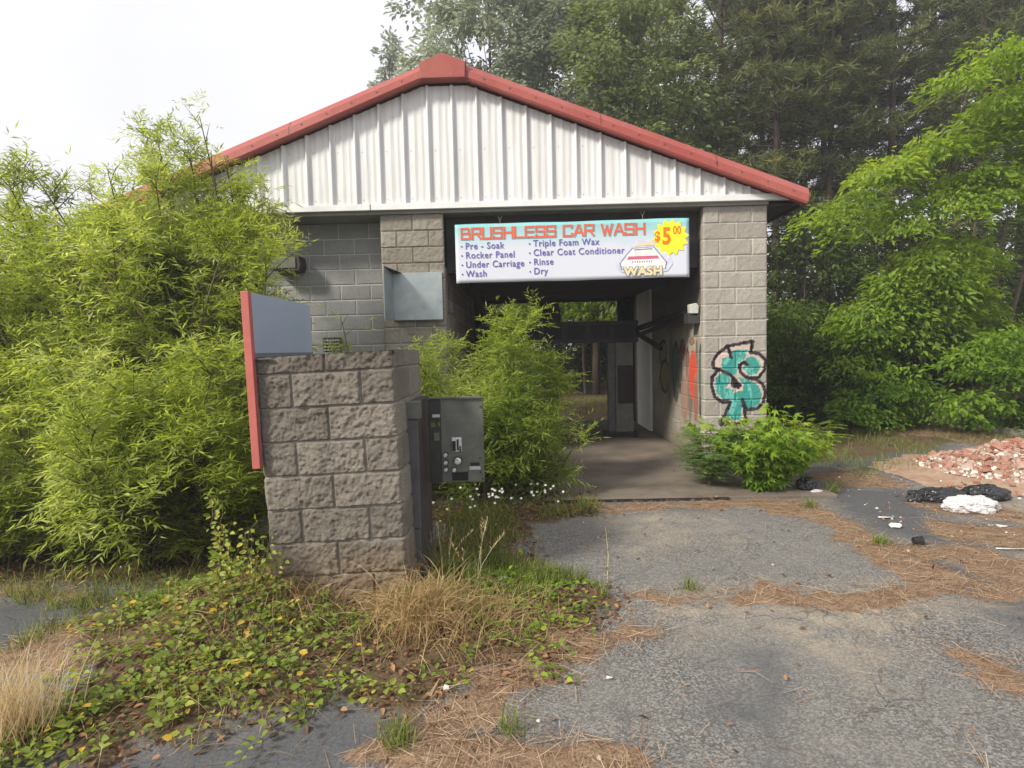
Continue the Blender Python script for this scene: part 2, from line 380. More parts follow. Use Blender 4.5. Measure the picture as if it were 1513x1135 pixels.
GX = axis(-4.5, 7.5, .035, 300); GY = axis(1.7, 9.0, .03, 300); GY = GY[GY > -40]
def mound(x, y):
    z = .17*np.exp(-(((x+1.7)/.42)**2+((y-3.25)/.40)**2))+.04*np.exp(-(((x+.45)/.4)**2+((y-3.15)/.3)**2))
    z += .05*np.exp(-(((x+1.4)/1.0)**2+((y-2.9)/.6)**2))
    z += .33*np.exp(-(((x-5.95)/.95)**2+((y-6.8)/.60)**2))
    z += np.clip((x-9)/30, 0, 1)*np.clip((y-10)/6, 0, 1)*3
    return z
def ground_masks(x, y, fine=True):
    p = np.stack([x, y, x*0], 1)
    n1 = fbm(p*1.6, 3, 5)-.5; n2 = fbm(p*7, 9, 4)-.5
    def cov(polys, soft, jit): 
        m = np.zeros(len(x))
        for q in polys: m = np.maximum(m, np.clip(.5+(sdf(x, y, q)+n1*jit+n2*jit*.6)/soft, 0, 1))
        return m
    s = cov(straw_polys, .12, .42)-.12; l = cov(litter_polys, .25, .5); d = cov(dark_polys, .30, .45); a = cov(sand_polys, .5, .8)
    l = np.maximum(l, np.clip((y-13.2+n1*2)/1.0, 0, 1)); l = np.maximum(l, np.clip((x-7.5-(y-8)*.2+n1*2)/1.0, 0, 1)*np.clip((y-10.5)/.8, 0, 1))
    l = np.maximum(l, np.clip((-3.2-x+n1)/.8, 0, 1)*np.clip((y-4.1)/.4, 0, 1))
    return s, l, d, a
gx, gy = np.meshgrid(GX, GY); sh = gx.shape; gx = gx.ravel(); gy = gy.ravel()
s_, l_, d_, a_ = ground_masks(gx, gy)
near = np.exp(-((gx/25)**2+(gy/25)**2))
pz = np.stack([gx, gy, gx*0], 1)
gz = mound(gx, gy)+(fbm(pz*.5, 21, 3)-.5)*.07*near+s_*.012*fbm(pz*25, 5, 3)+l_*.03*fbm(pz*14, 6, 3)*near
und = (gx > -1.9) & (gx < 3.3) & (gy > 5.7) & (gy < 12.4); gz = np.where(und, np.minimum(gz, .0), gz)
gz = np.where((gx > -5) & (gx < 3.3) & (gy > 7.4) & (gy < 12.4), gz-.03, gz)
idx = np.arange(len(gx)).reshape(sh); fa = np.stack([idx[:-1, :-1], idx[:-1, 1:], idx[1:, 1:], idx[1:, :-1]], -1).reshape(-1, 4)
m, t, o = newmat('asphalt lot'); co = objco(t); at = attr(t, 'mask'); sp = nd(t, 'ShaderNodeSeparateColor', {0: at.outputs['Color']})
nA = noi(t, co, 1.1, 6, .6); nB = noi(t, co, 6, 6, .65); nC = noi(t, co, 75, 4, .75); 
vo = nd(t, 'ShaderNodeTexVoronoi', {'Vector': co, 'Scale': 120.0}); vcol = nd(t, 'ShaderNodeSeparateColor', {0: vo.outputs['Color']}).outputs[0]
agg = mixc(t, ramp(t, vcol, [(.2, 0.0), (.55, .45), (.95, 1.0)]), (.078, .075, .071), (.285, .27, .245))
agg = mixc(t, ramp(t, nC, [(.3, .75), (.55, 0.0)]), agg, (.05, .05, .05))
agg = mixc(t, mth(t, 'MULTIPLY', ramp(t, nA, [(.35, 0.0), (.65, 1.0)]), .55), agg, (.19, .18, .16))
agg = mixc(t, mth(t, 'MULTIPLY', ramp(t, nB, [(.55, 0.0), (.72, 1.0)]), .5), agg, (.065, .068, .072))
smooth = mixc(t, ramp(t, nC, [(.35, 0.0), (.7, 1.0)]), (.062, .064, .068), (.115, .115, .115))
agg = mixc(t, sp.outputs[2], agg, smooth)
sandc = mixc(t, nC, (.30, .24, .165), (.44, .37, .27)); 
agg = mixc(t, mth(t, 'MULTIPLY', at.outputs['Alpha'], ramp(t, mth(t, 'ADD', mth(t, 'MULTIPLY', nB, .7), mth(t, 'MULTIPLY', nC, .3)), [(.40, 0.0), (.62, .75)])), agg, sandc)
# hairline cracks
cv = nd(t, 'ShaderNodeTexVoronoi', {'Vector': nd(t, 'ShaderNodeVectorMath', {0: co, 1: nd(t, 'ShaderNodeVectorMath', {0: nd(t, 'ShaderNodeTexNoise', {'Vector': co, 'Scale': 3.0, 'Detail': 5.0}).outputs[1], 1: (.45, .45, .45)}, operation='MULTIPLY').outputs[0]}, operation='ADD').outputs[0], 'Scale': 1.1}, feature='DISTANCE_TO_EDGE')
ck = mth(t, 'MULTIPLY', ramp(t, cv.outputs[0], [(.0, 1.0), (.008, 0.0)]), ramp(t, noi(t, co, .9, 3), [(.46, 0.0), (.58, .6)]))
agg = mixc(t, ck, agg, (.06, .045, .03))
strc = mixc(t, ramp(t, nd(t, 'ShaderNodeTexNoise', {'Vector': co, 'Scale': 55.0, 'Detail': 5.0, 'Distortion': 2.0}).outputs[0], [(.35, 0.0), (.65, 1.0)]), (.12, .075, .045), (.34, .235, .15))
strc = mixc(t, ramp(t, nB, [(.4, .0), (.65, .5)]), strc, (.12, .07, .04))
litc = mixc(t, ramp(t, nC, [(.35, 0.0), (.65, 1.0)]), (.045, .032, .018), (.17, .11, .06)); litc = mixc(t, ramp(t, nB, [(.45, 0.0), (.6, .6)]), litc, (.055, .06, .02))
def edge(mk): return ramp(t, mth(t, 'ADD', mk, mth(t, 'MULTIPLY', mth(t, 'SUBTRACT', nC, .5), 1.3)), [(.38, 0.0), (.62, 1.0)])
cc = mixc(t, edge(sp.outputs[1]), agg, litc); cc = mixc(t, edge(sp.outputs[0]), cc, strc)
rgh = mixc(t, sp.outputs[0], (.82, .82, .82), (.95, .95, .95))
b = bsdf(t, o, cc, .88, 0, .25, mth(t, 'SUBTRACT', mth(t, 'ADD', mth(t, 'MULTIPLY', vcol, .5), nC), mth(t, 'MULTIPLY', ck, 2)), .55, .006)
M_ground = m
g = npmesh('ground', np.stack([gx, gy, gz], 1), [fa], M_ground, vcol={'mask': np.stack([s_, l_, d_, a_], 1)}, smooth=True)
tag(g, 'weathered grey asphalt lot with straw drifts and soil', None, None, 'structure')
def gheight(x, y):
    x = np.asarray(x, float); y = np.asarray(y, float); ix = np.clip(np.searchsorted(GX, x)-1, 0, len(GX)-2); iy = np.clip(np.searchsorted(GY, y)-1, 0, len(GY)-2)
    zz = gz.reshape(sh); fx = (x-GX[ix])/(GX[ix+1]-GX[ix]); fy = (y-GY[iy])/(GY[iy+1]-GY[iy])
    return (zz[iy, ix]*(1-fx)+zz[iy, ix+1]*fx)*(1-fy)+(zz[iy+1, ix]*(1-fx)+zz[iy+1, ix+1]*fx)*fy
# pine straw needles lying on the lot
def scatter_in(polys, dens, rs, jit=.10):
    out = []
    for q in polys:
        q = np.array(q); lo = q.min(0)-jit; hi = q.max(0)+jit; lo = np.maximum(lo, [-5, 1.6]); hi = np.minimum(hi, [9, 12.5])
        if (hi <= lo).any(): continue
        n = int(dens*np.prod(hi-lo)); p = lo+rs.rand(n, 2)*(hi-lo); p3 = np.stack([p[:, 0], p[:, 1], p[:, 0]*0], 1)
        s = sdf(p[:, 0], p[:, 1], [tuple(a) for a in q])+(fbm(p3*1.6, 3, 5)-.5)*.30+(fbm(p3*7, 9, 4)-.5)*.18
        out.append(p[s > -jit*rs.rand(n)])
    return np.concatenate(out)
M_straw = leafmat('pine straw', [(0, (.14, .08, .05)), (.5, (.28, .175, .10)), (1, (.48, .37, .25))], .1, .7)
p = scatter_in(straw_polys, 1000, RS)
keep = ~((p[:, 0] > -1.8) & (p[:, 0] < 3.2) & (p[:, 1] > 5.8)); p = p[keep]
q = np.stack([RS.rand(1500)*8.5-3.5, 1.7+RS.rand(1500)**1.3*5.0], 1); q = q[~((q[:, 0] > -1.8) & (q[:, 0] < -.5) & (q[:, 1] > 3.4) & (q[:, 1] < 4.6))]; q = q[q[:, 1] < 5.7]
p = np.concatenate([p, q]); n = len(p); az = RS.rand(n)*6.28
D = np.stack([np.cos(az), np.sin(az), RS.rand(n)*.25-.05], 1)
C = np.stack([p[:, 0], p[:, 1], gheight(p[:, 0], p[:, 1])+.006+RS.rand(n)*.012], 1)
o = leaves('pine_straw', C, D, np.tile(UP, (n, 1))+rdir(n)*.4, .07+RS.rand(n)*.08, .0022+RS.rand(n)*.0016, RS.rand(n), 'needle', M_straw)
tag(o, 'brown fallen pine needles drifted across the asphalt', 'pine straw', None, 'stuff')
# ============================================================ BUILDING
bld = thing('car_wash_building', 'grey block car wash with white ribbed gable and red roof trim', 'building', (-.87, YF, 0))
XA, ZA = -.87, 5.13; HW = 4.44; SL = .383; YG = YF-.07; YB = 12.35
XL, XRW = -4.84, 3.13
def zr(x): return ZA-abs(x-XA)*SL
# ribbed gable sheet
prof = []; x = -5.02
per = .305
base = [(0, 0), (.075, 0), (.092, .006), (.108, .006), (.125, 0), (.16, 0), (.177, .006), (.193, .006), (.21, 0), (.250, 0), (.259, .036), (.284, .036), (.293, 0)]
k = 0; xs = []
while x < 3.30:
    for (a, d) in base:
        xx = x+a
        if xx < 3.30: xs.append((xx, d))
    x += per
nn = len(xs); V = []; NV = 14
for (xx, d) in xs:
    zt = zr(xx)-.20
    if abs(xx-XA) < .28: zt = ZA-.20-.28*SL
    for j in range(NV):
        z = 3.33+(zt-3.33)*j/(NV-1); wob = (mnoise.noise(Vector((xx*1.3, z*.8, 1)))*.002)
        V.append((xx, YG-d+wob, z))
idx = np.arange(nn*NV).reshape(nn, NV); fa = np.stack([idx[:-1, :-1], idx[1:, :-1], idx[1:, 1:], idx[:-1, 1:]], -1).reshape(-1, 4)
# streaky painted sheet
m, t, o = newmat('ribbed white sheet'); co = objco(t)
mp = nd(t, 'ShaderNodeMapping', {0: co, 3: (22, 1, .7)}); st = noi(t, mp.outputs[0], 1.0, 6, .7)
c = mixc(t, ramp(t, st, [(.4, 0.0), (.72, .8)]), (.68, .68, .67), (.43, .42, .40)); c = mixc(t, ramp(t, noi(t, co, 1.2, 4), [(.5, 0.0), (.7, .25)]), c, (.50, .49, .46))
bsdf(t, o, c, .42, 0, .4, noi(t, co, 5, 3), .08, .01); M_rib = m
npmesh('gable_sheet', V, [fa], M_rib, bld)
b = MB(); b.prism([(-5.28, 3.325), (3.50, 3.325), (3.24, 3.40), (-5.02, 3.40)], YG-.045, YG+.02); b.build('bottom_flashing', M_white, bld, bevel=.004)
b = MB(); b.box(-1.84, -1.835, YG-.052, YG-.044, 3.325, 3.40); b.build('flashing_joint', M_kgrey, bld)
sc_ = MB()
for k in range(26):
    xx = -5.0+k*.305+.03
    for zz in (3.46, 4.05):
        if zz < zr(xx)-.3: sc_.tube([(xx, YG+.0, zz), (xx, YG-.006, zz)], .0045, 6)
sc_.build('sheet_screws', M_kgrey, bld)
# red rake trim: sloped face, front face, kick back
for sgn, nm in ((-1, 'rake_trim'), (1, 'rake_trim')):
    X0 = XA+sgn*.27; X1 = XA+sgn*HW
    sec = [(.06, .02), (-.08, .01), (-.165, -.085), (-.172, -.17), (-.158, -.195), (-.10, -.195), (-.10, -.17), (.0, -.17)]
    vs = []
    for X in (X0, X1):
        for (dy, dz) in sec:
            xx = X
            if X == X1: xx = X+sgn*dz*.25
            vs.append((xx, YG+dy, zr(X)+dz-(0)))
    n = len(sec); b = MB(); b.add(vs, [(i, (i+1) % n, (i+1) % n+n, i+n) for i in range(n)]+[tuple(range(n)), tuple(range(2*n-1, n-1, -1))])
    b.build(nm, M_red, bld)
b = MB(); b.prism([(XA, ZA+.006), (XA-.28, zr(XA-.28)+.006), (XA-.27, zr(XA-.27)-.19), (XA-.25, ZA-.285), (XA+.25, ZA-.285), (XA+.27, zr(XA-.27)-.19), (XA+.28, zr(XA-.28)+.006)], YG-.186, YG-.02); b.build('ridge_cap', M_red, bld, bevel=.006)
b = MB(); b.box(XA+.281, XA+.287, YG-.19, YG-.15, zr(XA+.28)-.24, zr(XA+.28)+.02); b.build('trim_joint', M_kdark, bld)
for sgn in (-1, 1):
    sc_ = MB(); lp = MB()
    for k in range(13):
        xx = XA+sgn*(.5+k*.31); sc_.tube([(xx, YG-.168, zr(xx)-.115), (xx, YG-.176, zr(xx)-.115)], .009, 8)
    sc_.build('trim_screws', M_kgrey, bld)
    for dd in (1.9, 3.3):
        xx = XA+sgn*dd; lp.add([(xx, YG-.1745, zr(xx)-.172), (xx+.006, YG-.1745, zr(xx)-.172), (xx+.006, YG-.168, zr(xx)-.084), (xx, YG-.168, zr(xx)-.084)], [(0, 1, 2, 3)]); lp.add([(xx, YG-.168, zr(xx)-.084), (xx+.006, YG-.168, zr(xx)-.084), (xx+.006, YG-.084, zr(xx)+.012), (xx, YG-.084, zr(xx)+.012)], [(0, 1, 2, 3)])
    lp.build('trim_joint', M_kdark, bld)
b = MB()
for sgn in (-1, 1):
    b.prism([(XA, ZA-.005), (XA+sgn*(HW-.01), zr(XA+sgn*HW)-.0), (XA+sgn*(HW-.01), zr(XA+sgn*HW)-.06), (XA, ZA-.065)][::sgn], YG+.065, YB+.4)
    for k in range(17):
        xx0 = YG+.2+k*.305
        dx = HW-.02
        b.add([(XA+sgn*.1, xx0-.02, ZA-.038+.03), (XA+sgn*.1, xx0+.02, ZA-.038+.03), (XA+sgn*dx, xx0+.02, zr(XA+dx)+.03), (XA+sgn*dx, xx0-.02, zr(XA+dx)+.03)], [(0, 1, 2, 3)])
b.build('roof', M_red, bld)
for sgn in (-1, 1):
    b = MB(); Xe = XA+sgn*(HW-.0); b.box(min(Xe, Xe-sgn*.03), max(Xe, Xe-sgn*.03), YG+.07, YB+.4, zr(Xe)-.17, zr(Xe)-.062); b.build('eave_trim', M_kbrown, bld)
    Xw = XRW+.005 if sgn > 0 else XL-.005
    b = MB(); b.box(min(Xw, Xe-sgn*.04), max(Xw, Xe-sgn*.04), YG+.08, YB+.35, zr(Xe)-.15, zr(Xe)-.12); b.build('soffit', M_dark, bld)
# pillars
GC = 7.567
def gcrop(pts): return [((1030+x/GC-1039)/98*.80, 1.55-(490+y/GC-509)/115.0) for x, y in pts]
def paint_tag(u, v):
    n = len(u); c = np.zeros((n, 4)); p = np.stack([u*18, v*18, u*0], 1); j = (fbm(p, 4, 3)-.5)*.012; uu = u+j; vv = v-j
    def setc(mask, col, al=1.0):
        for i in range(3): c[:, i] = np.where(mask, col[i], c[:, i])
        c[:, 3] = np.where(mask, al, c[:, 3])
    pink = (.55, .44, .37); teal = (.04, .27, .235); blk = (.022, .014, .022)
    setc(inpoly(uu, vv, gcrop([(180, 370), (185, 310), (240, 230), (340, 180), (420, 160), (610, 140), (620, 240), (700, 240), (780, 290), (795, 360), (760, 450), (690, 510), (560, 510), (500, 560), (380, 480), (280, 430), (200, 410)])), pink)
    setc(inpoly(uu, vv, gcrop([(160, 560), (180, 480), (250, 440), (340, 450), (450, 540), (560, 520), (680, 540), (760, 600), (780, 700), (740, 810), (620, 870), (550, 850), (520, 760), (540, 1010), (260, 1020), (370, 790), (270, 770), (200, 690)])), pink)
    for q in ([(275, 370), (280, 300), (340, 270), (400, 290), (400, 215), (590, 200), (550, 300), (480, 340), (460, 400), (450, 490), (380, 460), (290, 410)],
              [(540, 340), (570, 290), (650, 280), (720, 330), (738, 400), (690, 480), (600, 485), (530, 420)],
              [(195, 580), (210, 500), (280, 455), (360, 480), (385, 560), (320, 625), (420, 640), (400, 760), (300, 760), (220, 680)],
              [(450, 500), (600, 540), (710, 600), (752, 700), (720, 810), (620, 868), (560, 840), (530, 740), (400, 760), (380, 690), (520, 660), (540, 590)],
              [(400, 730), (510, 740), (515, 990), (320, 990)]):
        setc(inpoly(uu, vv, gcrop(q)), teal)
    hi = fbm(np.stack([u*30, v*9, u*0], 1), 8, 4) > .60
    m_t = (abs(c[:, 0]-teal[0]) < 1e-6) & hi; setc(m_t, (.13, .44, .38))
    wd = 20/GC/98*.80
    for q in ([(190, 400), (175, 340), (210, 270), (290, 200), (350, 160), (490, 140), (640, 110), (620, 235)], [(350, 160), (390, 290)],
              [(620, 240), (720, 250), (800, 330), (780, 430), (720, 510), (640, 520), (560, 505), (490, 440), (490, 370), (540, 340), (580, 370)],
              [(190, 400), (280, 430), (380, 480), (500, 600)],
              [(230, 430), (165, 500), (160, 600), (200, 720), (280, 780), (380, 780), (270, 1030), (570, 1020), (525, 760), (570, 870), (690, 860), (770, 790), (790, 680), (760, 590), (690, 540), (560, 510)]):
        setc(distseg(uu, vv, gcrop(q)) < wd, blk)
    setc(inpoly(uu, vv, gcrop([(380, 480), (505, 600), (480, 640), (395, 620)])), blk)
    return c
block_face('pillar', .80, 3.28, (XRW-.80, YF, 0), (1, 0, 0), (0, -1, 0), M_blockR, bld, amp=.011, res=.0125, seed=2, paint=paint_tag, phase=1)
block_face('pillar_side', .10, 3.28, (XRW-.80, YF+.10, 0), (0, -1, 0), (-1, 0, 0), M_blockR, bld, amp=.004, res=.05, seed=12, phase=1)
block_face('pillar', .80, 3.28, (-1.74, YF, 0), (1, 0, 0), (0, -1, 0), M_blockL, bld, amp=.018, res=.014, seed=4, phase=0)
block_face('pillar_side', .55, 3.28, (-1.74, YF+.55, 0), (0, -1, 0), (-1, 0, 0), M_blockL, bld, amp=.006, res=.04, seed=13)
block_face('side_wall', YB-YF, 3.28, (XRW, YF, 0), (0, 1, 0), (1, 0, 0), M_blockW, bld, amp=.006, res=.06, seed=15)
block_face('side_wall', YB-YF, 3.28, (XL, YB, 0), (0, -1, 0), (-1, 0, 0), M_blockW, bld, amp=.006, res=.06, seed=16)
block_face('front_wall', 3.10, 3.28, (XL, YF+.42, 0), (1, 0, 0), (0, -1, 0), M_blockW, bld, amp=.006, res=.022, seed=6, inset=.004)
# bay interior
XI = XRW-.80; XJ = -.94
def paint_wall(u, v):                      # u runs towards the viewer from the back of the bay
    c = np.zeros((len(u), 4)); y = YB-u; p = np.stack([u*5, v*5, u*0], 1); j = (fbm(p, 31, 4)-.5)
    drip = fbm(np.stack([u*40, v*1.5, u*0], 1), 33, 4)
    def el(cx, cy, rx, ry, col, al, ring=None):
        q = PX(890+cx/4.73, 420+cy/4.73, XI); e1 = PX(890+(cx+rx)/4.73, 420+cy/4.73, XI); e2 = PX(890+cx/4.73, 420+(cy+ry)/4.73, XI)
        a = abs(e1.y-q.y); bb = abs(e2.z-q.z)
        d = np.hypot((y-q.y)/a, (v-q.z)/bb)+j*.35+(drip-.5)*.5*(v < q.z)
        mk = d < 1
        for i in range(3): c[:, i] = np.where(mk, col[i], c[:, i])
        c[:, 3] = np.where(mk, al*np.clip((1.08-d)*5, 0, 1), c[:, 3])
        if ring is not None:
            mk = (d > .85) & (d < 1.08)
            for i in range(3): c[:, i] = np.where(mk, ring[i], c[:, i])
            c[:, 3] = np.where(mk, .85, c[:, 3])
    K = (.02, .02, .02)
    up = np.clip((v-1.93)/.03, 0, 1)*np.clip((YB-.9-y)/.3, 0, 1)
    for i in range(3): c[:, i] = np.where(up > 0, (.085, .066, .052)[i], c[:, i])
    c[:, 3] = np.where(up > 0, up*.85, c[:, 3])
    el(425, 480, 28, 90, (.15, .17, .07), .7, K); el(437, 640, 34, 110, (.25, .19, .05), .8, K)
    el(485, 520, 18, 170, (.05, .09, .06), .7); el(515, 600, 26, 190, (.04, .12, .09), .8, K)
    el(562, 450, 18, 65, (.28, .05, .03), .9, (.1, .03, .02)); el(628, 400, 16, 26, (.30, .13, .04), .8, (.05, .03, .02))
    el(545, 590, 13, 150, (.05, .04, .03), .6, K); el(598, 600, 13, 150, (.20, .05, .03), .7, (.05, .02, .02)); el(660, 500, 10, 120, (.04, .06, .04), .7); el(470, 700, 14, 130, (.06, .06, .05), .5)
    el(575, 800, 28, 170, (.30, .10, .06), .5); el(615, 760, 20, 200, (.12, .07, .05), .6)
    el(636, 640, 30, 190, (.62, .07, .03), .97); el(655, 790, 16, 160, (.35, .06, .03), .7)
    el(688, 640, 14, 200, (.03, .09, .06), .8, K); el(690, 880, 14, 60, (.02, .02, .02), .8)
    return c
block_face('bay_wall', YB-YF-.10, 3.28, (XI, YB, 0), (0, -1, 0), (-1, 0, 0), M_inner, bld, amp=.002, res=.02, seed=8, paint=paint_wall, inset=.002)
block_face('bay_wall', YB-YF, 2.62, (XJ, YF, 0), (0, 1, 0), (1, 0, 0), M_blockL, bld, amp=.003, res=.06, seed=9, inset=.002)
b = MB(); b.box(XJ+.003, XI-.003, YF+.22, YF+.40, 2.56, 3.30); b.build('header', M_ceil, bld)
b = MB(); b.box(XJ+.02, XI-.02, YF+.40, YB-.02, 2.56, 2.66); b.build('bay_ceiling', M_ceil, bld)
b = MB(); b.box(XL, XRW, YG+.0205, YF+.42, 3.285, 3.3245); b.build('front_soffit', M_soffit, bld)
# pilaster in the bay and back wall with opening
q = P(912, 500, YB); xb = q.x
for x0_, x1_ in ((xb, XI-.003), (XJ, P(728, 500, YB).x)): MB().box(x0_, x1_, YB-.20, YB, 0, 2.56).build('back_pier', M_inner, bld, bevel=.006)
b = MB(); b.box(XI-.05, XI-.004, 10.45, 11.6, .04, 2.555); b.build('pilaster', M_cream2, bld, bevel=.008)
b = MB(); b.box(XJ+.01, XI-.01, YB-.14, YB-.02, 2.50, 2.56); b.build('door_track', M_blackmetal, bld)
MB().box(XJ-.03, XJ-.002, YF+.02, YF+.42, 2.60, 3.284).build('pillar_infill', M_blockL, bld)
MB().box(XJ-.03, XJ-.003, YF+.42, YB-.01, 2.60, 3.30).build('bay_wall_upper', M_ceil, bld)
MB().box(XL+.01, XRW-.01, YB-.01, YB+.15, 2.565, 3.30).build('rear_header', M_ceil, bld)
MB().box(XL+.01, XJ-.01, YB+.0, YB+.15, -.05, 2.564).build('rear_wall', M_blockW, bld)
MB().prism([(XL+.01, 3.302), (XRW-.01, 3.302), (XRW-.01, zr(XRW)-.08), (XA, ZA-.08), (XL+.01, zr(XL)-.08)], YB+.0, YB+.05).build('rear_gable', M_white, bld)
# bay slab
fl = MB(); fl.box(-1.74, 3.13, 5.84, YB+.1, -.05, .035); fo = fl.build('bay_floor', M_conc, None, bevel=.008); tag(fo, 'stained concrete slab of the wash bay', None, None, 'structure')
jo = MB(); jo.box(.2, 2.05, 5.826, 5.838, -.04, .030); jo.build('joint', M_black, fo)
# wall lamp
wl = thing('wall_lamp', 'small dark wall lamp on the recessed grey block wall', 'lamp', tuple(P(432, 390, YF+.4)))
q0 = P(417, 380, YF+.30); q1 = P(450, 402, YF+.30)
b = MB(); b.prism([(q0.x-.12, q1.z+.02), (q1.x-.03, q1.z+.0), (q1.x, q1.z+.07), (q1.x-.02, q0.z-.01), (q0.x-.12, q0.z)], YF+.16, YF+.40); b.build('housing', M_kbrown, wl, bevel=.008)
b = MB(); b.box(q0.x-.11, q1.x-.06, YF+.145, YF+.16, q1.z+.035, q0.z-.03); b.build('lens', M_kiosk, wl, bevel=.004)
# vent grille low on wall
vg = thing('wall_vent', 'rusty white slatted vent in the recessed grey wall', 'vent', tuple(P(492, 511, YF+.4)))
a = P(478, 499, YF+.39); c = P(505, 524, YF+.39)
b = MB(); b.box(a.x, c.x, YF+.375, YF+.405, c.z, a.z); b.build('frame', M_kbrown, vg)
b = MB()
for i in range(5):
    for jx in range(6):
        x0 = a.x+.012+(c.x-a.x-.02)*jx/6; z0 = c.z+.012+(a.z-c.z-.02)*i/5
        b.box(x0, x0+.026, YF+.36, YF+.376, z0, z0+.022)
b.build('slats', M_label, vg)
# open steel cabinet shell on left pillar
cb = thing('steel_cabinet', 'open galvanised steel cabinet shell fixed on the left pillar', 'cabinet', (-1.4, YF-.03, 2.1))
a = P(580, 404, YF-.04); c = P(655, 472, YF-.04)
b = MB(); b.box(a.x, c.x, YF-.055, YF-.03, c.z, a.z); b.build('back_panel', M_steel, cb, bevel=.003)
b = MB(); b.add([(a.x, YF-.05, a.z), (a.x, YF-.05, c.z), (a.x-.015, YF-.52, c.z-.01), (a.x-.015, YF-.52, a.z+.03), (a.x+.012, YF-.05, a.z), (a.x+.012, YF-.05, c.z), (a.x-.003, YF-.52, c.z-.01), (a.x-.003, YF-.52, a.z+.03)],
   [(0, 1, 2, 3), (7, 6, 5, 4), (0, 3, 7, 4), (1, 5, 6, 2), (3, 2, 6, 7)]); b.build('side_panel', M_steel, cb)
b = MB(); b.add([(a.x+.01, YF-.05, a.z+.002), (a.x+.12, YF-.05, a.z+.002), (a.x-.003, YF-.5, a.z+.03), (a.x+.01, YF-.05, a.z-.006), (a.x+.12, YF-.05, a.z-.006), (a.x-.003, YF-.5, a.z+.022)], [(0, 1, 2), (5, 4, 3), (0, 3, 4, 1), (1, 4, 5, 2), (2, 5, 3, 0)]); b.build('top_gusset', M_kdark, cb)
b = MB(); b.box(a.x+.01, c.x, YF-.09, YF-.056, c.z-.015, c.z-.003); b.build('bottom_lip', M_kdark, cb)
# ============================================================ BANNER
def text_mesh(txt, size, xspace=1.0, off=0.0, bold=0.0, sx=1.0):
    cu = bpy.data.curves.new('t', 'FONT'); cu.body = txt; cu.size = size; cu.space_character = xspace; cu.offset = bold; cu.resolution_u = 3
    ob = bpy.data.objects.new('t', cu); COL.objects.link(ob); dg = bpy.context.evaluated_depsgraph_get(); dg.update()
    me = bpy.data.meshes.new_from_object(ob.evaluated_get(dg)); bpy.data.objects.remove(ob); me.transform(Matrix.Diagonal((sx, 1, 1, 1))); return me
SGW, SGH = 2.95, .735; SGY = YF-.01
sg = thing('hanging_sign', 'white hanging sign with red heading and yellow price burst over the bay', 'sign', (-.795, SGY, 2.405))
sg.rotation_euler = (0, R(-.2), 0)
m, t, o = newmat('sign print'); co = objco(t); sp = nd(t, 'ShaderNodeSeparateXYZ', {0: co})
gv = mth(t, 'ADD', mth(t, 'DIVIDE', sp.outputs[2], SGH), mth(t, 'MULTIPLY', mth(t, 'SUBTRACT', noi(t, co, 3, 3), .5), .25))
gc = mixc(t, ramp(t, gv, [(.55, 0.0), (1.0, 1.0)]), (.60, .62, .69), (.22, .52, .53)); gc = mixc(t, ramp(t, noi(t, co, 4, 5, .7), [(.55, 0.0), (.75, .25)]), gc, (.60, .58, .55))
bsdf(t, o, gc, .5, 0, .3); M_sign = m
M_signred = simple('sign red', (.74, .13, .065), (.62, .10, .06), 9, .6); M_signsh = simple('sign green shadow', (.16, .34, .30), (.2, .38, .34), 9, .6)
M_signblue = simple('sign blue', (.11, .09, .34), (.14, .12, .38), 9, .6); M_yel = simple('sign yellow', (.86, .80, .04), (.84, .72, .03), 9, .6); M_orange = simple('sign orange', (.76, .20, .01), (.70, .16, .01), 9, .6)
M_pinkp = simple('print pink', (.60, .13, .20), (.5, .12, .2), 9, .6); M_tan = simple('print tan', (.72, .62, .38), (.66, .54, .30), 9, .6); M_ink = simple('print ink', (.20, .21, .24), None, 9, .6); M_lav = simple('print lilac', (.66, .67, .82), None, 9, .6); M_wp = simple('print white', (.84, .84, .84), None, 9, .6)
nx, nz = 60, 14; V = []
for s in (0, 1):
    for i in range(nx+1):
        for j in range(nz+1):
            x = SGW*i/nx; z = SGH*j/nz; ez = (.003*math.sin(x*3.1)+.002*math.sin(x*7.7))*(1 if j in (0, nz) else 0)
            V.append((x, s*.02+0.003*math.sin(x*2.3+z*2), z+ez))
idx = np.arange(len(V)).reshape(2, nx+1, nz+1); A0 = idx[0]; A1 = idx[1]
fa = [np.stack([A0[:-1, :-1], A0[1:, :-1], A0[1:, 1:], A0[:-1, 1:]], -1).reshape(-1, 4), np.stack([A1[:-1, :-1], A1[:-1, 1:], A1[1:, 1:], A1[1:, :-1]], -1).reshape(-1, 4)]
for e0, e1 in ((A0[:, 0], A1[:, 0]), (A1[:, -1], A0[:, -1]), (A1[0], A0[0]), (A0[-1], A1[-1])): fa.append(np.stack([e0[:-1], e1[:-1], e1[1:], e0[1:]], -1))
npmesh('board', V, fa, M_sign, sg, False)
def flat(name, me, mat, x, z, d=.0, parent=sg):
    for v in me.vertices: 
        X = x+v.co.x; Z = z+v.co.y; v.co = (X, .003*math.sin(X*2.3+Z*2)-.004-d, Z)
    return link(name, me, mat, parent, False)
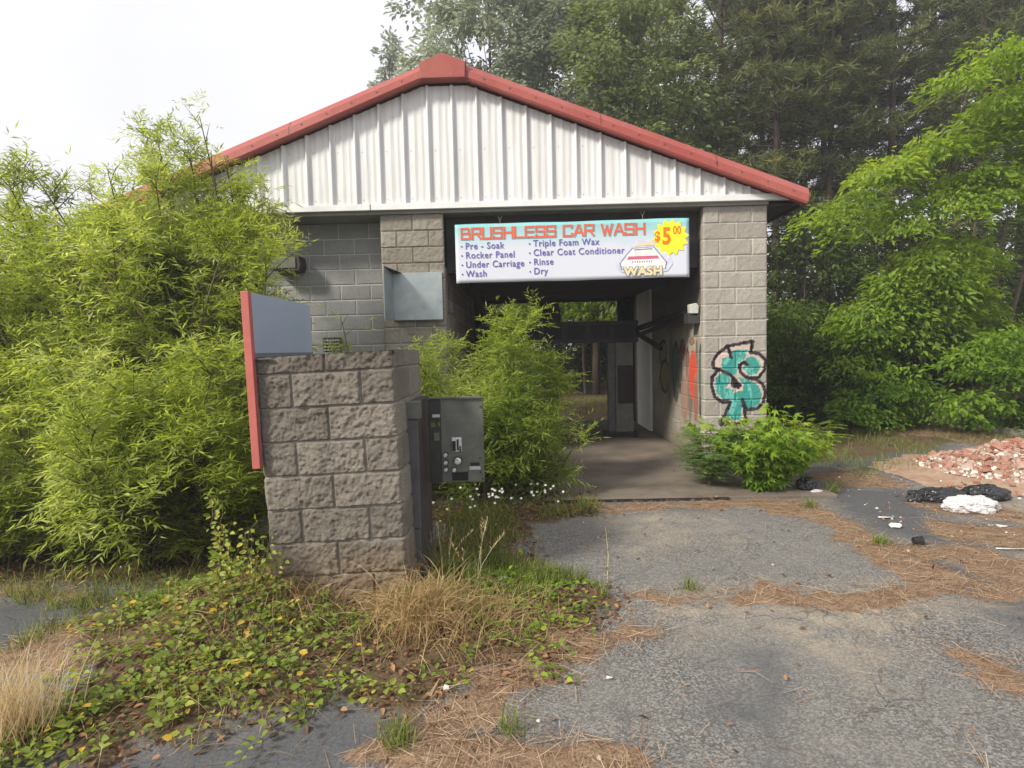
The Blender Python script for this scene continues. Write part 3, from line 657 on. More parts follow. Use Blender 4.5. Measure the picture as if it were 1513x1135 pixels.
# heading in square letters
L5 = {'B': [[(0, 0), (0, 5), (3, 5), (3.5, 4.6), (3.5, 2.9), (3, 2.6), (0, 2.6)], [(3, 2.6), (4, 2.2), (4, .3), (3.6, 0), (0, 0)]], 'R': [[(0, 0), (0, 5), (4, 5), (4, 2.4), (0, 2.4)], [(2.2, 2.4), (4, 0)]],
 'U': [[(0, 5), (0, 0), (4, 0), (4, 5)]], 'S': [[(4, 4.2), (4, 5), (0, 5), (0, 2.6), (4, 2.6), (4, 0), (0, 0), (0, .8)]], 'H': [[(0, 0), (0, 5)], [(4, 0), (4, 5)], [(0, 2.6), (4, 2.6)]],
 'L': [[(0, 5), (0, 0), (4, 0)]], 'E': [[(4, 5), (0, 5), (0, 0), (4, 0)], [(0, 2.6), (3.6, 2.6)]], 'C': [[(4, 4), (4, 5), (0, 5), (0, 0), (4, 0), (4, 1)]], 'A': [[(0, 0), (1.9, 5), (2.3, 5), (4.2, 0)], [(.8, 1.7), (3.4, 1.7)]],
 'W': [[(0, 5), (1.3, 0), (2.5, 4.2), (3.7, 0), (5, 5)]]}
def strokes(word, x, z, sw, shh, gap, th, space):
    me = MB(); lay = 0
    for ch in word:
        if ch == ' ': x += space; continue
        for pl in L5[ch]:
            pts = [(x+a*sw/4, z+b_*shh/5) for a, b_ in pl]
            for i in range(len(pts)-1):
                ax, az_ = pts[i]; bx, bz = pts[i+1]; L = math.hypot(bx-ax, bz-az_); ux, uz = (bx-ax)/L, (bz-az_)/L; e = th*.5
                ax -= ux*e; az_ -= uz*e; bx += ux*e; bz += uz*e; px, pz_ = -uz*e, ux*e; lay += 1; yy = (lay % 7)*.0002
                me.add([(ax+px, az_+pz_, yy), (ax-px, az_-pz_, yy), (bx-px, bz-pz_, yy), (bx+px, bz+pz_, yy)], [(0, 1, 2, 3)])
        x += (sw*1.25 if ch == 'W' else sw)+gap
    m_ = bpy.data.meshes.new('l'); m_.from_pydata(me.v, [], me.f); return m_, x
def lay(me, name, mat, d):
    for v in me.vertices: X, Z, yy = v.co; v.co = (X, .003*math.sin(X*2.3+Z*2)-.002-d-yy, Z)
    return link(name, me, mat, sg, False)
me, _ = strokes('BRUSHLESS CAR WASH', .088, .550, .104, .128, .031, .028, .075); lay(me, 'heading_shadow', M_signsh, .001)
me, xe = strokes('BRUSHLESS CAR WASH', .082, .556, .104, .128, .031, .022, .075); lay(me, 'heading', M_signred, .003)
rows_ = [(['Pre - Soak', 'Rocker Panel', 'Under Carriage', 'Wash'], .125, .0), (['Triple Foam Wax', 'Clear Coat Conditioner', 'Rinse', 'Dry'], .985, .01)]
for lst, x0, dz in rows_:
    for i, s in enumerate(lst):
        z = .425-i*.116+dz
        flat('lettering', text_mesh(s, .118, 1.10, 0, .0012, .90), M_signblue, x0, z, .002)
        bm_ = MB(); bm_.add([(math.cos(a)*.011, math.sin(a)*.011+.035, 0) for a in np.linspace(0, 6.28, 9)[:-1]], [tuple(range(8))]); mb = bpy.data.meshes.new('b'); mb.from_pydata(bm_.v, [], bm_.f)
        flat('bullet', mb, M_signblue, x0-.045, z, .002)
def polym(pts): 
    mm = bpy.data.meshes.new('p'); mm.from_pydata([(a, b_, 0) for a, b_ in pts], [], [tuple(range(len(pts)))]); return mm
def starfan(cx, cz, r1x, r1z, r2, n, jit=.1):
    pts = [(0, 0)]
    for i in range(2*n):
        a = math.pi*i/n+.1; r = 1 if i % 2 == 0 else r2
        pts.append((r*r1x*math.cos(a), r*r1z*math.sin(a)))
    mm = bpy.data.meshes.new('s'); mm.from_pydata([(a, b_, 0) for a, b_ in pts], [], [(0, i+1, (i+1) % (2*n)+1) for i in range(2*n)]); return mm
flat('price_burst', starfan(0, 0, .235, .235, .78, 14), M_yel, 2.715, .50, .003)
flat('price', text_mesh('$', .17, 1, 0, .005, .8), M_orange, 2.515, .46, .006); flat('price', text_mesh('5', .29, 1, 0, .010, .78), M_orange, 2.61, .42, .006); flat('price', text_mesh('00', .14, 1, 0, .003, .75), M_orange, 2.745, .54, .006)
# little printed car emblem
cx, cz = 2.37, .05
flat('emblem', polym([(-.34, .10), (-.30, .22), (-.2, .30), (-.1, .42), (.1, .43), (.2, .36), (.32, .26), (.37, .12), (.30, .03), (-.28, .03)]), M_lav, cx, cz, .0025)
flat('emblem', polym([(-.28, .06), (-.30, .14), (-.22, .24), (-.14, .33), (.14, .34), (.22, .24), (.30, .14), (.28, .06)]), M_ink, cx, cz, .004)
flat('emblem', polym([(-.268, .066), (-.285, .14), (-.205, .24), (-.13, .322), (.13, .332), (.205, .24), (.285, .14), (.268, .066)]), M_wp, cx, cz, .0052)
flat('emblem', polym([(-.11, .35), (-.08, .39), (.12, .40), (.16, .36)]), M_tan, cx, cz, .005)
flat('emblem', polym([(-.20, .185), (-.19, .225), (.18, .228), (.20, .19)]), M_pinkp, cx, cz, .0064)
flat('emblem', polym([(-.12, .30), (-.11, .312), (.11, .32), (.12, .308)]), M_ink, cx, cz, .0064)
for i in range(9): flat('emblem', polym([(0, 0), (.011, 0), (.011, .022), (0, .022)]), M_ink, cx-.14+i*.03, cz+.145, .0064)
flat('emblem', text_mesh('WASH', .145, 1.05, 0, .014, 1.12), M_ink, cx-.245, cz-.012, .0068)
flat('emblem', text_mesh('WASH', .145, 1.05, 0, .007, 1.12), M_tan, cx-.245, cz-.010, .0082)
for hx in (.575, 2.37):
    b = MB(); b.tube([(hx-.03, .004, SGH+.10), (hx, .004, SGH+.04), (hx, .004, SGH-.01)], .004, 5); b.tube([(hx+.03, .004, SGH+.10), (hx, .004, SGH+.045)], .004, 5); b.tube([(hx-.03, .004, SGH+.10), (hx-.03, .2, SGH+.14)], .004, 5); b.build('hook', M_concl, sg, False)
# ============================================================ WASH GANTRY
YG2 = 9.9
gt = thing('wash_gantry', 'black steel wash gantry spanning the bay on a leg', 'wash machine', (1.9, YG2, 0))
zt, zb = P(870, 475, YG2).z, P(870, 507, YG2).z; xr = P(943, 490, YG2).x; xl = XJ+.25
b = MB(); b.box(xl, xr, YG2+.03, YG2+.30, zb, zt); b.build('beam', M_blackmetal, gt, bevel=.01)
b = MB(); pw = .39; x = xr-.10; 
b.box(xl, xr, YG2-.005, YG2+.029, zt-.06, zt); b.box(xl, xr, YG2-.005, YG2+.029, zb, zb+.07)
while x > xl+.1: b.box(x, x+.09, YG2-.003, YG2+.029, zb+.071, zt-.061); x -= pw
b.build('beam_frame', M_kdark, gt)
a = P(911, 638, YG2); c = P(937, 638, YG2)
b = MB(); b.box(a.x, c.x, YG2+.02, YG2+.28, .036, zb-.001); b.build('leg', M_kiosk, gt, bevel=.008)
b = MB(); b.box(a.x-.12, a.x-.003, YG2+.06, YG2+.2, .036, zb-.002); b.build('leg_rail', M_kgrey, gt, bevel=.005)
b = MB(); b.box(a.x-.2, c.x+.05, YG2-.04, YG2+.34, .036, .12); b.build('foot', M_blackmetal, gt, bevel=.01)
z1, z0 = P(925, 540, YG2).z, P(925, 596, YG2).z
ip = MB(); ip.box(a.x+.03, c.x-.01, YG2-.01, YG2+.019, z0, z1); ipo = ip.build('indicator_panel', M_black, gt)
M_dkred = simple('dull red letters', (.07, .018, .016), (.05, .014, .014), 20, .6)
b = MB()
for i in range(5):
    zz = z1-.07-i*(z1-z0)/5.6
    for k in range(4 if i < 4 else 2): b.box(a.x+.06+k*.052, a.x+.095+k*.052+(0.02 if i == 4 else 0), YG2-.014, YG2-.011, zz-.04, zz+.02)
b.build('indicator_letters', M_dkred, gt)
b = MB(); cb_ = P(806, 462, YG2+.2)
b.tube([(cb_.x, YG2-.02, cb_.z), (cb_.x, YG2+.34, cb_.z)], .24, 22); b.box(cb_.x-.2, cb_.x+.25, YG2+.02, YG2+.3, zt+.001, cb_.z-.05); b.build('blower', M_blackmetal, gt, bevel=0)
b = MB(); b.box(xl, xl+.2, YG2+.02, YG2+.28, .036, zb-.001); b.build('leg', M_blackmetal, gt, bevel=.008)
b = MB(); b.tube([(xl+.1, YG2+.15, zt), (xl+.05, YG2+.2, 2.54)], .05, 8); b.tube([(xl+.6, YG2, zt), (xl+.1, YG2-.8, 2.2), (xl, YG2-1.6, 2.45)], .06, 8); b.build('hose', M_black, gt, smooth=True)
# rail on right wall
rl = thing('wall_rail', 'dark steel guide rail running along the graffitied bay wall', 'rail', (XI-.1, YG2, 1.9))
pA = P(938, 487, YG2+.1); pB = Vector((XI-.12, YF+.35, P(1030, 461, YF+.3).z))
b = MB()
for dz, hh in ((0, .05), (-.11, .035)): b.tube([(pA.x, pA.y, pA.z+dz), (pB.x, pB.y, pB.z+dz*.6)], hh, 4)
b.build('beam', M_blackmetal, rl)
b = MB(); b.box(XI-.16, XI-.004, YF+.12, YF+.30, pB.z-.16, pB.z-.02); b.build('bracket', M_kdark, rl, bevel=.006)
b = MB(); b.tube([(pA.x+.02, YG2+.12, zb+.16), (XI-.02, YG2-.2, zb-.12)], .045, 6); b.build('brace', M_blackmetal, rl)
fl_ = thing('flood_lamp', 'small pale flood lamp on the bay wall by the right pillar', 'lamp', tuple(P(1027, 458, YF+.15)))
q = P(1026, 458, YF+.12)
b = MB(); b.prism([(q.x-.055, q.z-.075), (q.x+.05, q.z-.085), (q.x+.06, q.z+.05), (q.x+.03, q.z+.09), (q.x-.06, q.z+.075)], q.y, q.y+.12); b.build('housing', M_label, fl_, bevel=.012)
b = MB(); b.tube([(q.x+.02, q.y+.06, q.z), (XI-.005, q.y+.1, q.z)], .015, 6); b.build('arm', M_kgrey, fl_)
bj = thing('junction_box', 'small grey junction box on the dark left bay wall', 'electrical box', tuple(P(668, 455, YF+.2)))
q = P(668, 455, YF+.25); b = MB(); b.box(XJ+.004, XJ+.07, YF+.2, YF+.3, q.z-.07, q.z+.07); b.build('housing', M_kgrey, bj, bevel=.004)
b = MB(); b.tube([(XJ+.03, YF+.25, q.z+.07), (XJ+.03, YF+.25, 2.55)], .012, 6); b.build('conduit', M_kgrey, bj)
# ============================================================ PIER
PW, PD, PH = .81, .90, 1.535
pr = thing('block_pier', 'leaning rough grey block pier at the driveway edge', 'pier', (-1.56+.05, 3.45, 0), None, (0, R(-1.9), R(1.0)))
ZB = -.12
block_face('front_face', PW, PH-ZB, (0, 0, ZB), (1, 0, 0), (0, -1, 0), M_blockP, pr, amp=.026, res=.007, cap=.105, seed=21, world=False, phase=0, inset=.003, flat=.1, mw=.004)
block_face('right_face', PD, PH-ZB, (PW, 0, ZB), (0, 1, 0), (1, 0, 0), M_blockP, pr, amp=.012, res=.012, cap=.105, seed=22, world=False, phase=1)
block_face('left_face', PD, PH-ZB, (0, PD, ZB), (0, -1, 0), (-1, 0, 0), M_blockP, pr, amp=.012, res=.02, cap=.105, seed=23, world=False)
block_face('rear_face', PW, PH-ZB, (PW, PD, ZB), (-1, 0, 0), (0, 1, 0), M_blockP, pr, amp=.012, res=.02, cap=.105, seed=24, world=False)
b = MB(); b.box(-.004, PW+.004, -.004, PD+.004, PH-.02, PH+.002); b.build('cap', M_blockP, pr, False)
# sign board on the left side of pier
bp = thing('sign_board', 'blue grey board with a faded red edge strapped to the pier side', 'sign board', (-1.48, 3.4, 0), None, (0, R(-1.2), 0))
pt = lambda px, py, Y: P(px, py, Y)
zt_ = P(362, 430, 3.40).z; zl = P(380, 692, 3.40).z
b = MB(); b.box(-.075, -.045, 0.03, 1.0, zl+.02, zt_-.004); b.build('panel', M_board, bp, False, bevel=.002)
b = MB(); b.box(-.044, -.040, 0.035, .99, 1.50, 1.565); b.build('lower_strip', M_board2, bp, False)
b = MB(); b.box(-.085, -.040, -.012, .03, zl, zt_); b.build('red_edge', M_redw, bp, False, bevel=.003)
b = MB(); b.box(-.039, .06, .01, .03, 1.525, 1.532); b.build('bracket', M_kgrey, bp, False)
# ============================================================ PAY KIOSK
XK = -.72
kk = thing('pay_station', 'grey green coin pay station bolted on the pier with its door open', 'pay station', (XK, 3.9, 0))
Yh = 4.05
xa, xb_ = P(604, 600, 3.75).x, P(632, 600, Yh).x; zt_ = P(620, 592, 3.85).z
b = MB(); b.box(-.735, xb_-.03, 3.72, 4.30, 0, zt_); b.build('housing', M_kbrown, kk, bevel=.006)
b = MB(); b.box(xb_-.085, xb_-.012, 3.70, 3.719, .42, zt_-.11); b.build('edge_strip', M_kgrey, kk, bevel=.003)
b = MB(); b.box(xb_-.095, xb_-.0, 3.69, 3.80, zt_-.105, zt_+.004); b.build('hinge_box', M_kiosk, kk, bevel=.004)
b = MB(); b.box(xb_-.085, xb_-.015, 3.702, 3.719, .0, .415); b.build('base_plate', M_kgrey, kk, bevel=.003)
dl, dr = P(632, 590, Yh), P(716, 712, Yh); dx0, dx1, dz1, dz0 = dl.x, dr.x, dl.z, dr.z
dw = dx1-dx0; dh = dz1-dz0
door = MB().box(dx0+dw*.22, dx1, Yh, Yh+.03, dz0, dz1).build('door', M_kiosk, kk, bevel=.005)
def fc(u): return dx0+dw*u
def fz(v): return dz1-dh*v
MB().box(dx0, dx0+dw*.219, Yh-.012, Yh+.03, dz0, dz1-.002).build('side_panel', M_kdark, door, bevel=.004)
b = MB(); b.box(dx0+.01, dx1-.005, Yh-.02, Yh+.028, dz1+.001, dz1+.012); b.build('rain_lip', M_kgrey, door)
b = MB(); b.box(fc(.42), fc(.60), Yh-.012, Yh-.001, fz(.63), fz(.46)); b.build('coin_plate', M_knob, door, bevel=.002)
b = MB(); b.box(fc(.43), fc(.49), Yh-.024, Yh-.013, fz(.62), fz(.50)); b.box(fc(.515), fc(.545), Yh-.022, Yh-.013, fz(.61), fz(.48)); b.box(fc(.56), fc(.585), Yh-.022, Yh-.013, fz(.63), fz(.56)); b.build('coin_slot', M_black, door)
def knob(u, v, r, nm='knob'):
    k = MB(); k.tube([(fc(u), Yh-.001, fz(v)), (fc(u), Yh-.012, fz(v))], r*1.25, 16); k.build(nm+'_collar', M_black, door)
    k = MB(); k.tube([(fc(u), Yh-.0122, fz(v)), (fc(u), Yh-.028, fz(v)), (fc(u), Yh-.034, fz(v))], [r, r, r*.7], 16); k.build(nm, M_knob, door, smooth=False)
knob(.52, .74, .025, 'dial')
for u, v in ((.30, .665), (.30, .755), (.30, .84), (.455, .845)): knob(u, v, .015)
b = MB(); b.box(fc(.41), fc(.70), Yh-.010, Yh-.001, fz(.975), fz(.875)); b.build('coin_return', M_black, door, bevel=.002)
b = MB(); b.box(fc(.73), fc(.93), Yh-.004, Yh-.001, fz(.85), fz(.81)); b.build('label_plate', M_label, door)
b = MB(); b.box(fc(.75), fc(.92), Yh-.006, Yh-.0042, fz(.80), fz(.765)); b.build('latch', M_black, door)
b = MB(); b.box(fc(.08), fc(.22), Yh-.016, Yh-.013, fz(.215), fz(.18)); b.build('label_plate', M_label, door)
b = MB(); b.box(fc(.05), fc(.13), Yh-.016, Yh-.013, fz(.33), fz(.28)); b.box(fc(.18), fc(.22), Yh-.016, Yh-.013, fz(.32), fz(.27)); b.build('display_window', M_olive, door)
b = MB(); b.box(fc(.10), fc(.20), Yh-.020, Yh-.013, fz(.49), fz(.395)); b.build('bill_slot', M_kiosk, door, bevel=.002)
b = MB()
for u, v in ((.70, .875), (.93, .88), (.96, .10), (.97, .96), (.93, .71)): b.tube([(fc(u), Yh-.001, fz(v)), (fc(u), Yh-.007, fz(v))], .006, 8)
b.build('rivets', M_black, door)
# ============================================================ VEGETATION
def stems_mesh(name, paths, rads, mat, parent, n=5, world=True):
    b = MB()
    for p, r in zip(paths, rads): b.tube(p, r, n, False)
    return b.build(name, mat, parent, world, smooth=True)
M_willow = leafmat('willow leaf', [(0, (.07, .10, .02)), (.3, (.17, .22, .035)), (.6, (.30, .375, .075)), (1, (.47, .52, .19))], .55)  # dark end lifted, lens haze put into the leaf colour
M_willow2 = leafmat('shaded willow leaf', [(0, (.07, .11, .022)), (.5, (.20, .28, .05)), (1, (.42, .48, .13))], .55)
M_maple = leafmat('lobed leaf', [(0, (.06, .13, .012)), (.5, (.17, .29, .03)), (1, (.40, .50, .06))], .5)
M_fern = leafmat('feathery leaf', [(0, (.045, .09, .025)), (.6, (.11, .19, .05)), (1, (.20, .28, .08))], .4)
M_broad = leafmat('broad leaf', [(0, (.045, .08, .012)), (.45, (.12, .19, .026)), (1, (.28, .37, .06))], .45)
M_mim = leafmat('layered tree leaf', [(0, (.07, .13, .016)), (.45, (.18, .28, .035)), (1, (.38, .48, .085))], .5)
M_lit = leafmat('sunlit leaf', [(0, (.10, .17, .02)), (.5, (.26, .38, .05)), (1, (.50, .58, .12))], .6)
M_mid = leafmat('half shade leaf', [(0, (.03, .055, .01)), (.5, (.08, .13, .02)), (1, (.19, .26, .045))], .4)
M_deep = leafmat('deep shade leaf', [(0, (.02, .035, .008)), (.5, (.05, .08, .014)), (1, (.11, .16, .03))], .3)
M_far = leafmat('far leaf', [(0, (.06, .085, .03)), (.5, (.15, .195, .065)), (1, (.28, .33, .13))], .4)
M_hazy = leafmat('haze paled far leaf', [(0, (.14, .17, .13)), (.5, (.28, .32, .22)), (1, (.42, .46, .32))], .4)  # paled leaves, glare and haze put into their colour
M_pine = leafmat('pine needles', [(0, (.03, .042, .014)), (.5, (.09, .11, .032)), (.85, (.185, .20, .06)), (1, (.28, .22, .09))], .25)
M_vine = leafmat('vine leaf', [(0, (.055, .09, .014)), (.45, (.17, .24, .035)), (.8, (.34, .37, .07)), (.93, (.50, .42, .08)), (1, (.60, .40, .05))], .4)
M_grass = leafmat('green grass', [(0, (.06, .085, .015)), (.6, (.16, .21, .04)), (1, (.34, .34, .12))], .35)
M_dry = leafmat('dry grass', [(0, (.14, .085, .035)), (.5, (.36, .25, .11)), (1, (.58, .46, .25))], .3)
M_pale = leafmat('pale straw', [(0, (.26, .17, .08)), (.5, (.50, .40, .22)), (1, (.72, .64, .42))], .35)
M_dead = leafmat('dead leaves', [(0, (.06, .035, .02)), (.5, (.17, .09, .045)), (1, (.36, .20, .10))], .15)
M_petal = leafmat('white petals', [(0, (.75, .75, .7)), (1, (.85, .85, .8))], .3)
def willow_geo(base, h, r, nst, nsub, ntw, nl, rs, low=.08, leaf=1.0, top=1.0, squash=1.0, lean=(0, 0), bl=1.0):
    base = np.array(base, float); paths = []; rads = []; SC_, SD, SL_ = [], [], []
    T = np.linspace(0, 1, 7)
    for i in range(nst):
        az = rs.rand()*6.28; rr = r*(.25+.75*rs.rand()**.6); hh = h*(.62+.38*rs.rand())*(1-.25*(rr/r)**2*top)
        if bl < .5 and i < 5: rr *= .3; hh = h*(.9+.1*rs.rand())
        o = np.array([math.cos(az), math.sin(az)*squash, 0]); b0 = base+o*.12*rs.rand()
        wig = rs.normal(size=3)*.06*h
        pts = b0+np.outer(T, UP)*hh+np.outer(T**1.5, o)*rr+np.outer(T, [lean[0], lean[1], 0])*hh+np.outer(np.sin(T*3), wig)*[1, 1, .3]
        paths.append(pts); rads.append(list(np.interp(T, [0, 1], [.016*h**.6, .004])))
        tt = low+(1-low)*rs.rand(nsub)**.85; tt[-1] = .97
        for t_ in tt:
            p = np.array([np.interp(t_, T, pts[:, k]) for k in range(3)])
            a2 = az+rs.normal()*1.3; d = np.array([math.cos(a2), math.sin(a2)*squash, .15+.5*rs.rand()+t_*.5]); d /= np.linalg.norm(d)
            ln = (.30+.45*rs.rand())*(1.1-.5*t_)*min(1.0, h/2.2+.35)*bl
            SC_.append(p); SD.append(d); SL_.append(ln)
            q = [p, p+d*ln*.5, p+d*ln-UP*.06*ln]; paths.append(np.array(q)); rads.append([.005, .0035, .0015])
    P0 = np.array(SC_); D0 = np.array(SD); LN = np.array(SL_); ns = len(P0)
    s = .15+.85*rs.rand(ns, ntw); tp = (P0[:, None]+D0[:, None]*(s*LN[:, None])[..., None]).reshape(-1, 3)
    td = nrm(np.repeat(D0, ntw, 0)*.7+rdir(ns*ntw, rs)*.75+UP*.15); tl = (.16+.22*rs.rand(ns*ntw))*leaf**.5
    crn = rs.rand(ns*ntw)
    k = (np.arange(nl)+.6)/nl; C = tp[:, None]+td[:, None]*(tl[:, None]*k)[..., None]-UP*(tl[:, None]*.18*k**2)[..., None]
    side = nrm(np.cross(td, UP)+1e-3); sg_ = np.where(np.arange(nl) % 2 == 0, 1, -1)
    N = ns*ntw*nl
    D = td[:, None]*.7+side[:, None]*sg_[None, :, None]*.6-UP*.12*(.5+k)[None, :, None]; D = D.reshape(-1, 3)+rs.normal(size=(N, 3))*.34
    C = C.reshape(-1, 3); L = (.055+.05*rs.rand(N))*leaf; Wd = L*(.14+.06*rs.rand(N))
    hz = np.clip((C[:, 2]-base[2])/h, 0, 1.2)
    cl_ = (fbm(C*1.7+9, 12, 3)-.5)
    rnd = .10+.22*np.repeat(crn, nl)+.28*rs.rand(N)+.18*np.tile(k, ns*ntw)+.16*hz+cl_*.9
    Nn = UP+rs.normal(size=(N, 3))*.6
    gap = fbm(C*2.3+4, 3, 3)+.05*rs.rand(N) > .435
    return paths, rads, C[gap], D[gap], Nn[gap], L[gap], Wd[gap], rnd[gap]
def willow(name, label, cat, base, h, r, nst, nsub, ntw, nl, rs, mat=None, group=None, **kw):
    th = thing(name, label, cat, tuple(base), group)
    pa, ra, C, D, Nn, L, Wd, rnd = willow_geo(base, h, r, nst, nsub, ntw, nl, rs, **kw)
    # keep the leaves out of solid block work
    for (x0, x1, y0, y1, z1) in ((-1.66, -.1, 3.32, 4.38, 1.62), (-5.0, 3.2, 7.42, 12.0, 3.3), (-5.4, 3.6, 7.25, 12.0, 9)):
        inside = (C[:, 0] > x0) & (C[:, 0] < x1) & (C[:, 1] > y0) & (C[:, 1] < y1) & (C[:, 2] < z1)
        if z1 == 3.3: inside &= ~((C[:, 0] > -.94) & (C[:, 0] < XI-.05))
        if z1 == 9: inside &= C[:, 2] > 3.2
        kp = ~inside; C, D, Nn, L, Wd, rnd = C[kp], D[kp], Nn[kp], L[kp], Wd[kp], rnd[kp]
    kp = C[:, 2] > .02; C, D, Nn, L, Wd, rnd = C[kp], D[kp], Nn[kp], L[kp], Wd[kp], rnd[kp]
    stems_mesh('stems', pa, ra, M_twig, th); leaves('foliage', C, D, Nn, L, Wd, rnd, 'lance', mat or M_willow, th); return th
rs = np.random.RandomState(5)
GRW = 'willow shrubs in the thicket on the left'
WL = [((-5.3, 6.5, 0), 3.2, 1.4, 18, 26, 9, 12, 'wide willow shrub at the far left edge of the thicket'),
      ((-4.1, 6.2, 0), 3.85, 1.0, 22, 28, 9, 12, 'tall willow shrub in the middle of the thicket hiding the left eave'),
      ((-3.28, 6.3, 0), 4.12, .52, 22, 28, 9, 12, 'willow shrub against the recessed wall reaching the red roof trim'),
      ((-4.45, 5.2, 0), 2.9, 1.25, 16, 24, 10, 12, 'broad yellow green willow shrub in front of the tall ones at far left'),
      ((-3.15, 5.1, 0), 2.8, .95, 16, 24, 10, 12, 'bushy willow shrub behind the tall board and pier'),
      ((-2.35, 4.35, 0), 1.6, .55, 15, 20, 10, 12, 'low willow shrub just left of the block pier'),
      ((-3.45, 4.45, 0), 1.55, .85, 15, 20, 10, 12, 'low drooping willow shrub at the front edge of the thicket'),
      ((-2.75, 4.15, 0), .95, .50, 12, 16, 9, 12, 'knee high willow shrub trailing on the ground before the thicket'),
      ((-4.0, 4.35, 0), 1.0, .60, 12, 16, 9, 12, 'knee high willow shrub at the front left foot of the thicket'),
      ((-7.4, 7.2, 0), 2.7, 1.8, 12, 22, 9, 12, 'willow shrub half out of frame at the left border')]
for bs_, h, r_, a1, a2, a3, a4, lab in WL:
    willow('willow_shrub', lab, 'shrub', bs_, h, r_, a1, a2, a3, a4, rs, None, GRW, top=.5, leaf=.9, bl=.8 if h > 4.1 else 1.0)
GS = 'willow saplings round the bay'
willow('willow_sapling', 'bushy willow sapling growing in the mouth of the wash bay', 'sapling', (-.05, 6.35, .03), 1.88, .34, 13, 16, 8, 12, rs, M_willow2, GS, top=1.5, leaf=.9, bl=.46)
willow('willow_sapling', 'low spreading willow sapling at the foot of the bushy one in the bay mouth', 'sapling', (.18, 6.1, .03), 1.0, .42, 9, 12, 8, 11, rs, M_willow2, GS, leaf=.9, bl=.6)
willow('willow_sapling', 'thin willow sapling against the left pillar behind the pay station', 'sapling', (-.78, 6.6, 0), 1.8, .33, 8, 13, 8, 11, rs, M_willow2, GS, leaf=.9, bl=.6)
willow('willow_sapling', 'slender willow sapling in front of the left pillar with yellow green tips', 'sapling', (-1.3, 6.3, 0), 1.9, .30, 6, 12, 7, 11, rs, M_willow2, GS, leaf=.9, bl=.6)
willow('willow_sapling', 'small willow sapling by the slatted vent above the pier', 'sapling', (-1.95, 6.2, 0), 1.95, .22, 4, 10, 6, 11, rs, None, GS, leaf=.9, bl=.5)
willow('willow_sapling', 'leafy willow sapling between the pay station and the bay', 'sapling', (-.4, 5.9, 0), 1.35, .45, 10, 14, 8, 11, rs, M_willow2, GS, leaf=.9, bl=.6)
# ---------------- sprays of broad leaves
def sprays(Cs, Os, Rr, per, lsz, rs, droop=.5, flat=.12, crn=None, asp=.5):
    n = len(Cs); Cs = np.asarray(Cs); Os = nrm(np.asarray(Os)); Sd = nrm(np.cross(Os, UP)+1e-4); Rr = np.broadcast_to(Rr, (n,))
    a = rs.rand(n, per)*6.28; q = rs.rand(n, per)**.55; u = q*np.cos(a); v = q*np.sin(a)
    loc = Os[:, None]*(u*Rr[:, None])[..., None]+Sd[:, None]*(v*Rr[:, None]*.8)[..., None]+UP*((-droop*q*q*(u > -.3)+rs.normal(size=(n, per))*flat)*Rr[:, None])[..., None]
    C = (Cs[:, None]+loc).reshape(-1, 3); N = n*per
    D = (Os[:, None]*(u+.4)[..., None]+Sd[:, None]*v[..., None]-UP*.35).reshape(-1, 3)+rs.normal(size=(N, 3))*.35
    Nn = UP+rs.normal(size=(N, 3))*.45; L = lsz*(.7+.6*rs.rand(N)); cr = rs.rand(n) if crn is None else crn
    rnd = .45*np.repeat(cr, per)+.4*rs.rand(N)+.15*(loc.reshape(-1, 3)[:, 2] > 0)  # leaf tone lighter above the spray centre, underside shade in the colour
    return C, D, Nn, L, L*asp, rnd
def crown(th, center, rad, ncl, per, clr, lsz, rs, mat, tpl='ovate', droop=.4, trunk=None, tr=.15, bark=None, flat=.22, asp=.5, low=-1):
    c = np.array(center, float); rad = np.array(rad, float)
    d = rdir(ncl*2, rs); d = d[d[:, 2] > low][:ncl]; q = .45+.55*rs.rand(len(d))**.5
    jit = .75+.5*fbm(d*2.2+c*.1, 5, 3)
    Cs = c+d*rad*(q*jit)[:, None]
    G_ = sprays(Cs, d*[1, 1, .3]+[0, 0, .02], clr*(.7+.6*rs.rand(len(Cs))), per, lsz, rs, droop, flat, asp=asp)
    leaves('foliage', *G_, tpl, mat, th)
    if trunk is not None:
        b = np.array(trunk, float); pts = [b, b*.5+c*.5*[1, 1, .9]+rs.normal(size=3)*.15, c+[0, 0, rad[2]*.6]]; T = np.linspace(0, 1, 8)
        pp = [((1-t_)**2)*pts[0]+2*t_*(1-t_)*pts[1]+t_*t_*pts[2] for t_ in T]; paths = [pp]; rads = [list(np.interp(T, [0, 1], [tr, tr*.2]))]
        for i in range(0, len(Cs), max(1, len(Cs)//28)):
            zz = np.clip((Cs[i][2]-b[2])/(pp[-1][2]-b[2])-.18, .12, .93); j = np.array([np.interp(zz, T, [p_[k] for p_ in pp]) for k in range(3)])
            mid = (j+Cs[i])/2+[0, 0, .1*rad[2]*.3]; paths.append([j, mid, Cs[i]]); rads.append([tr*.35*(1.1-zz), tr*.2*(1.1-zz), .008])
        stems_mesh('trunk', paths, rads, bark or M_bark, th, 6)
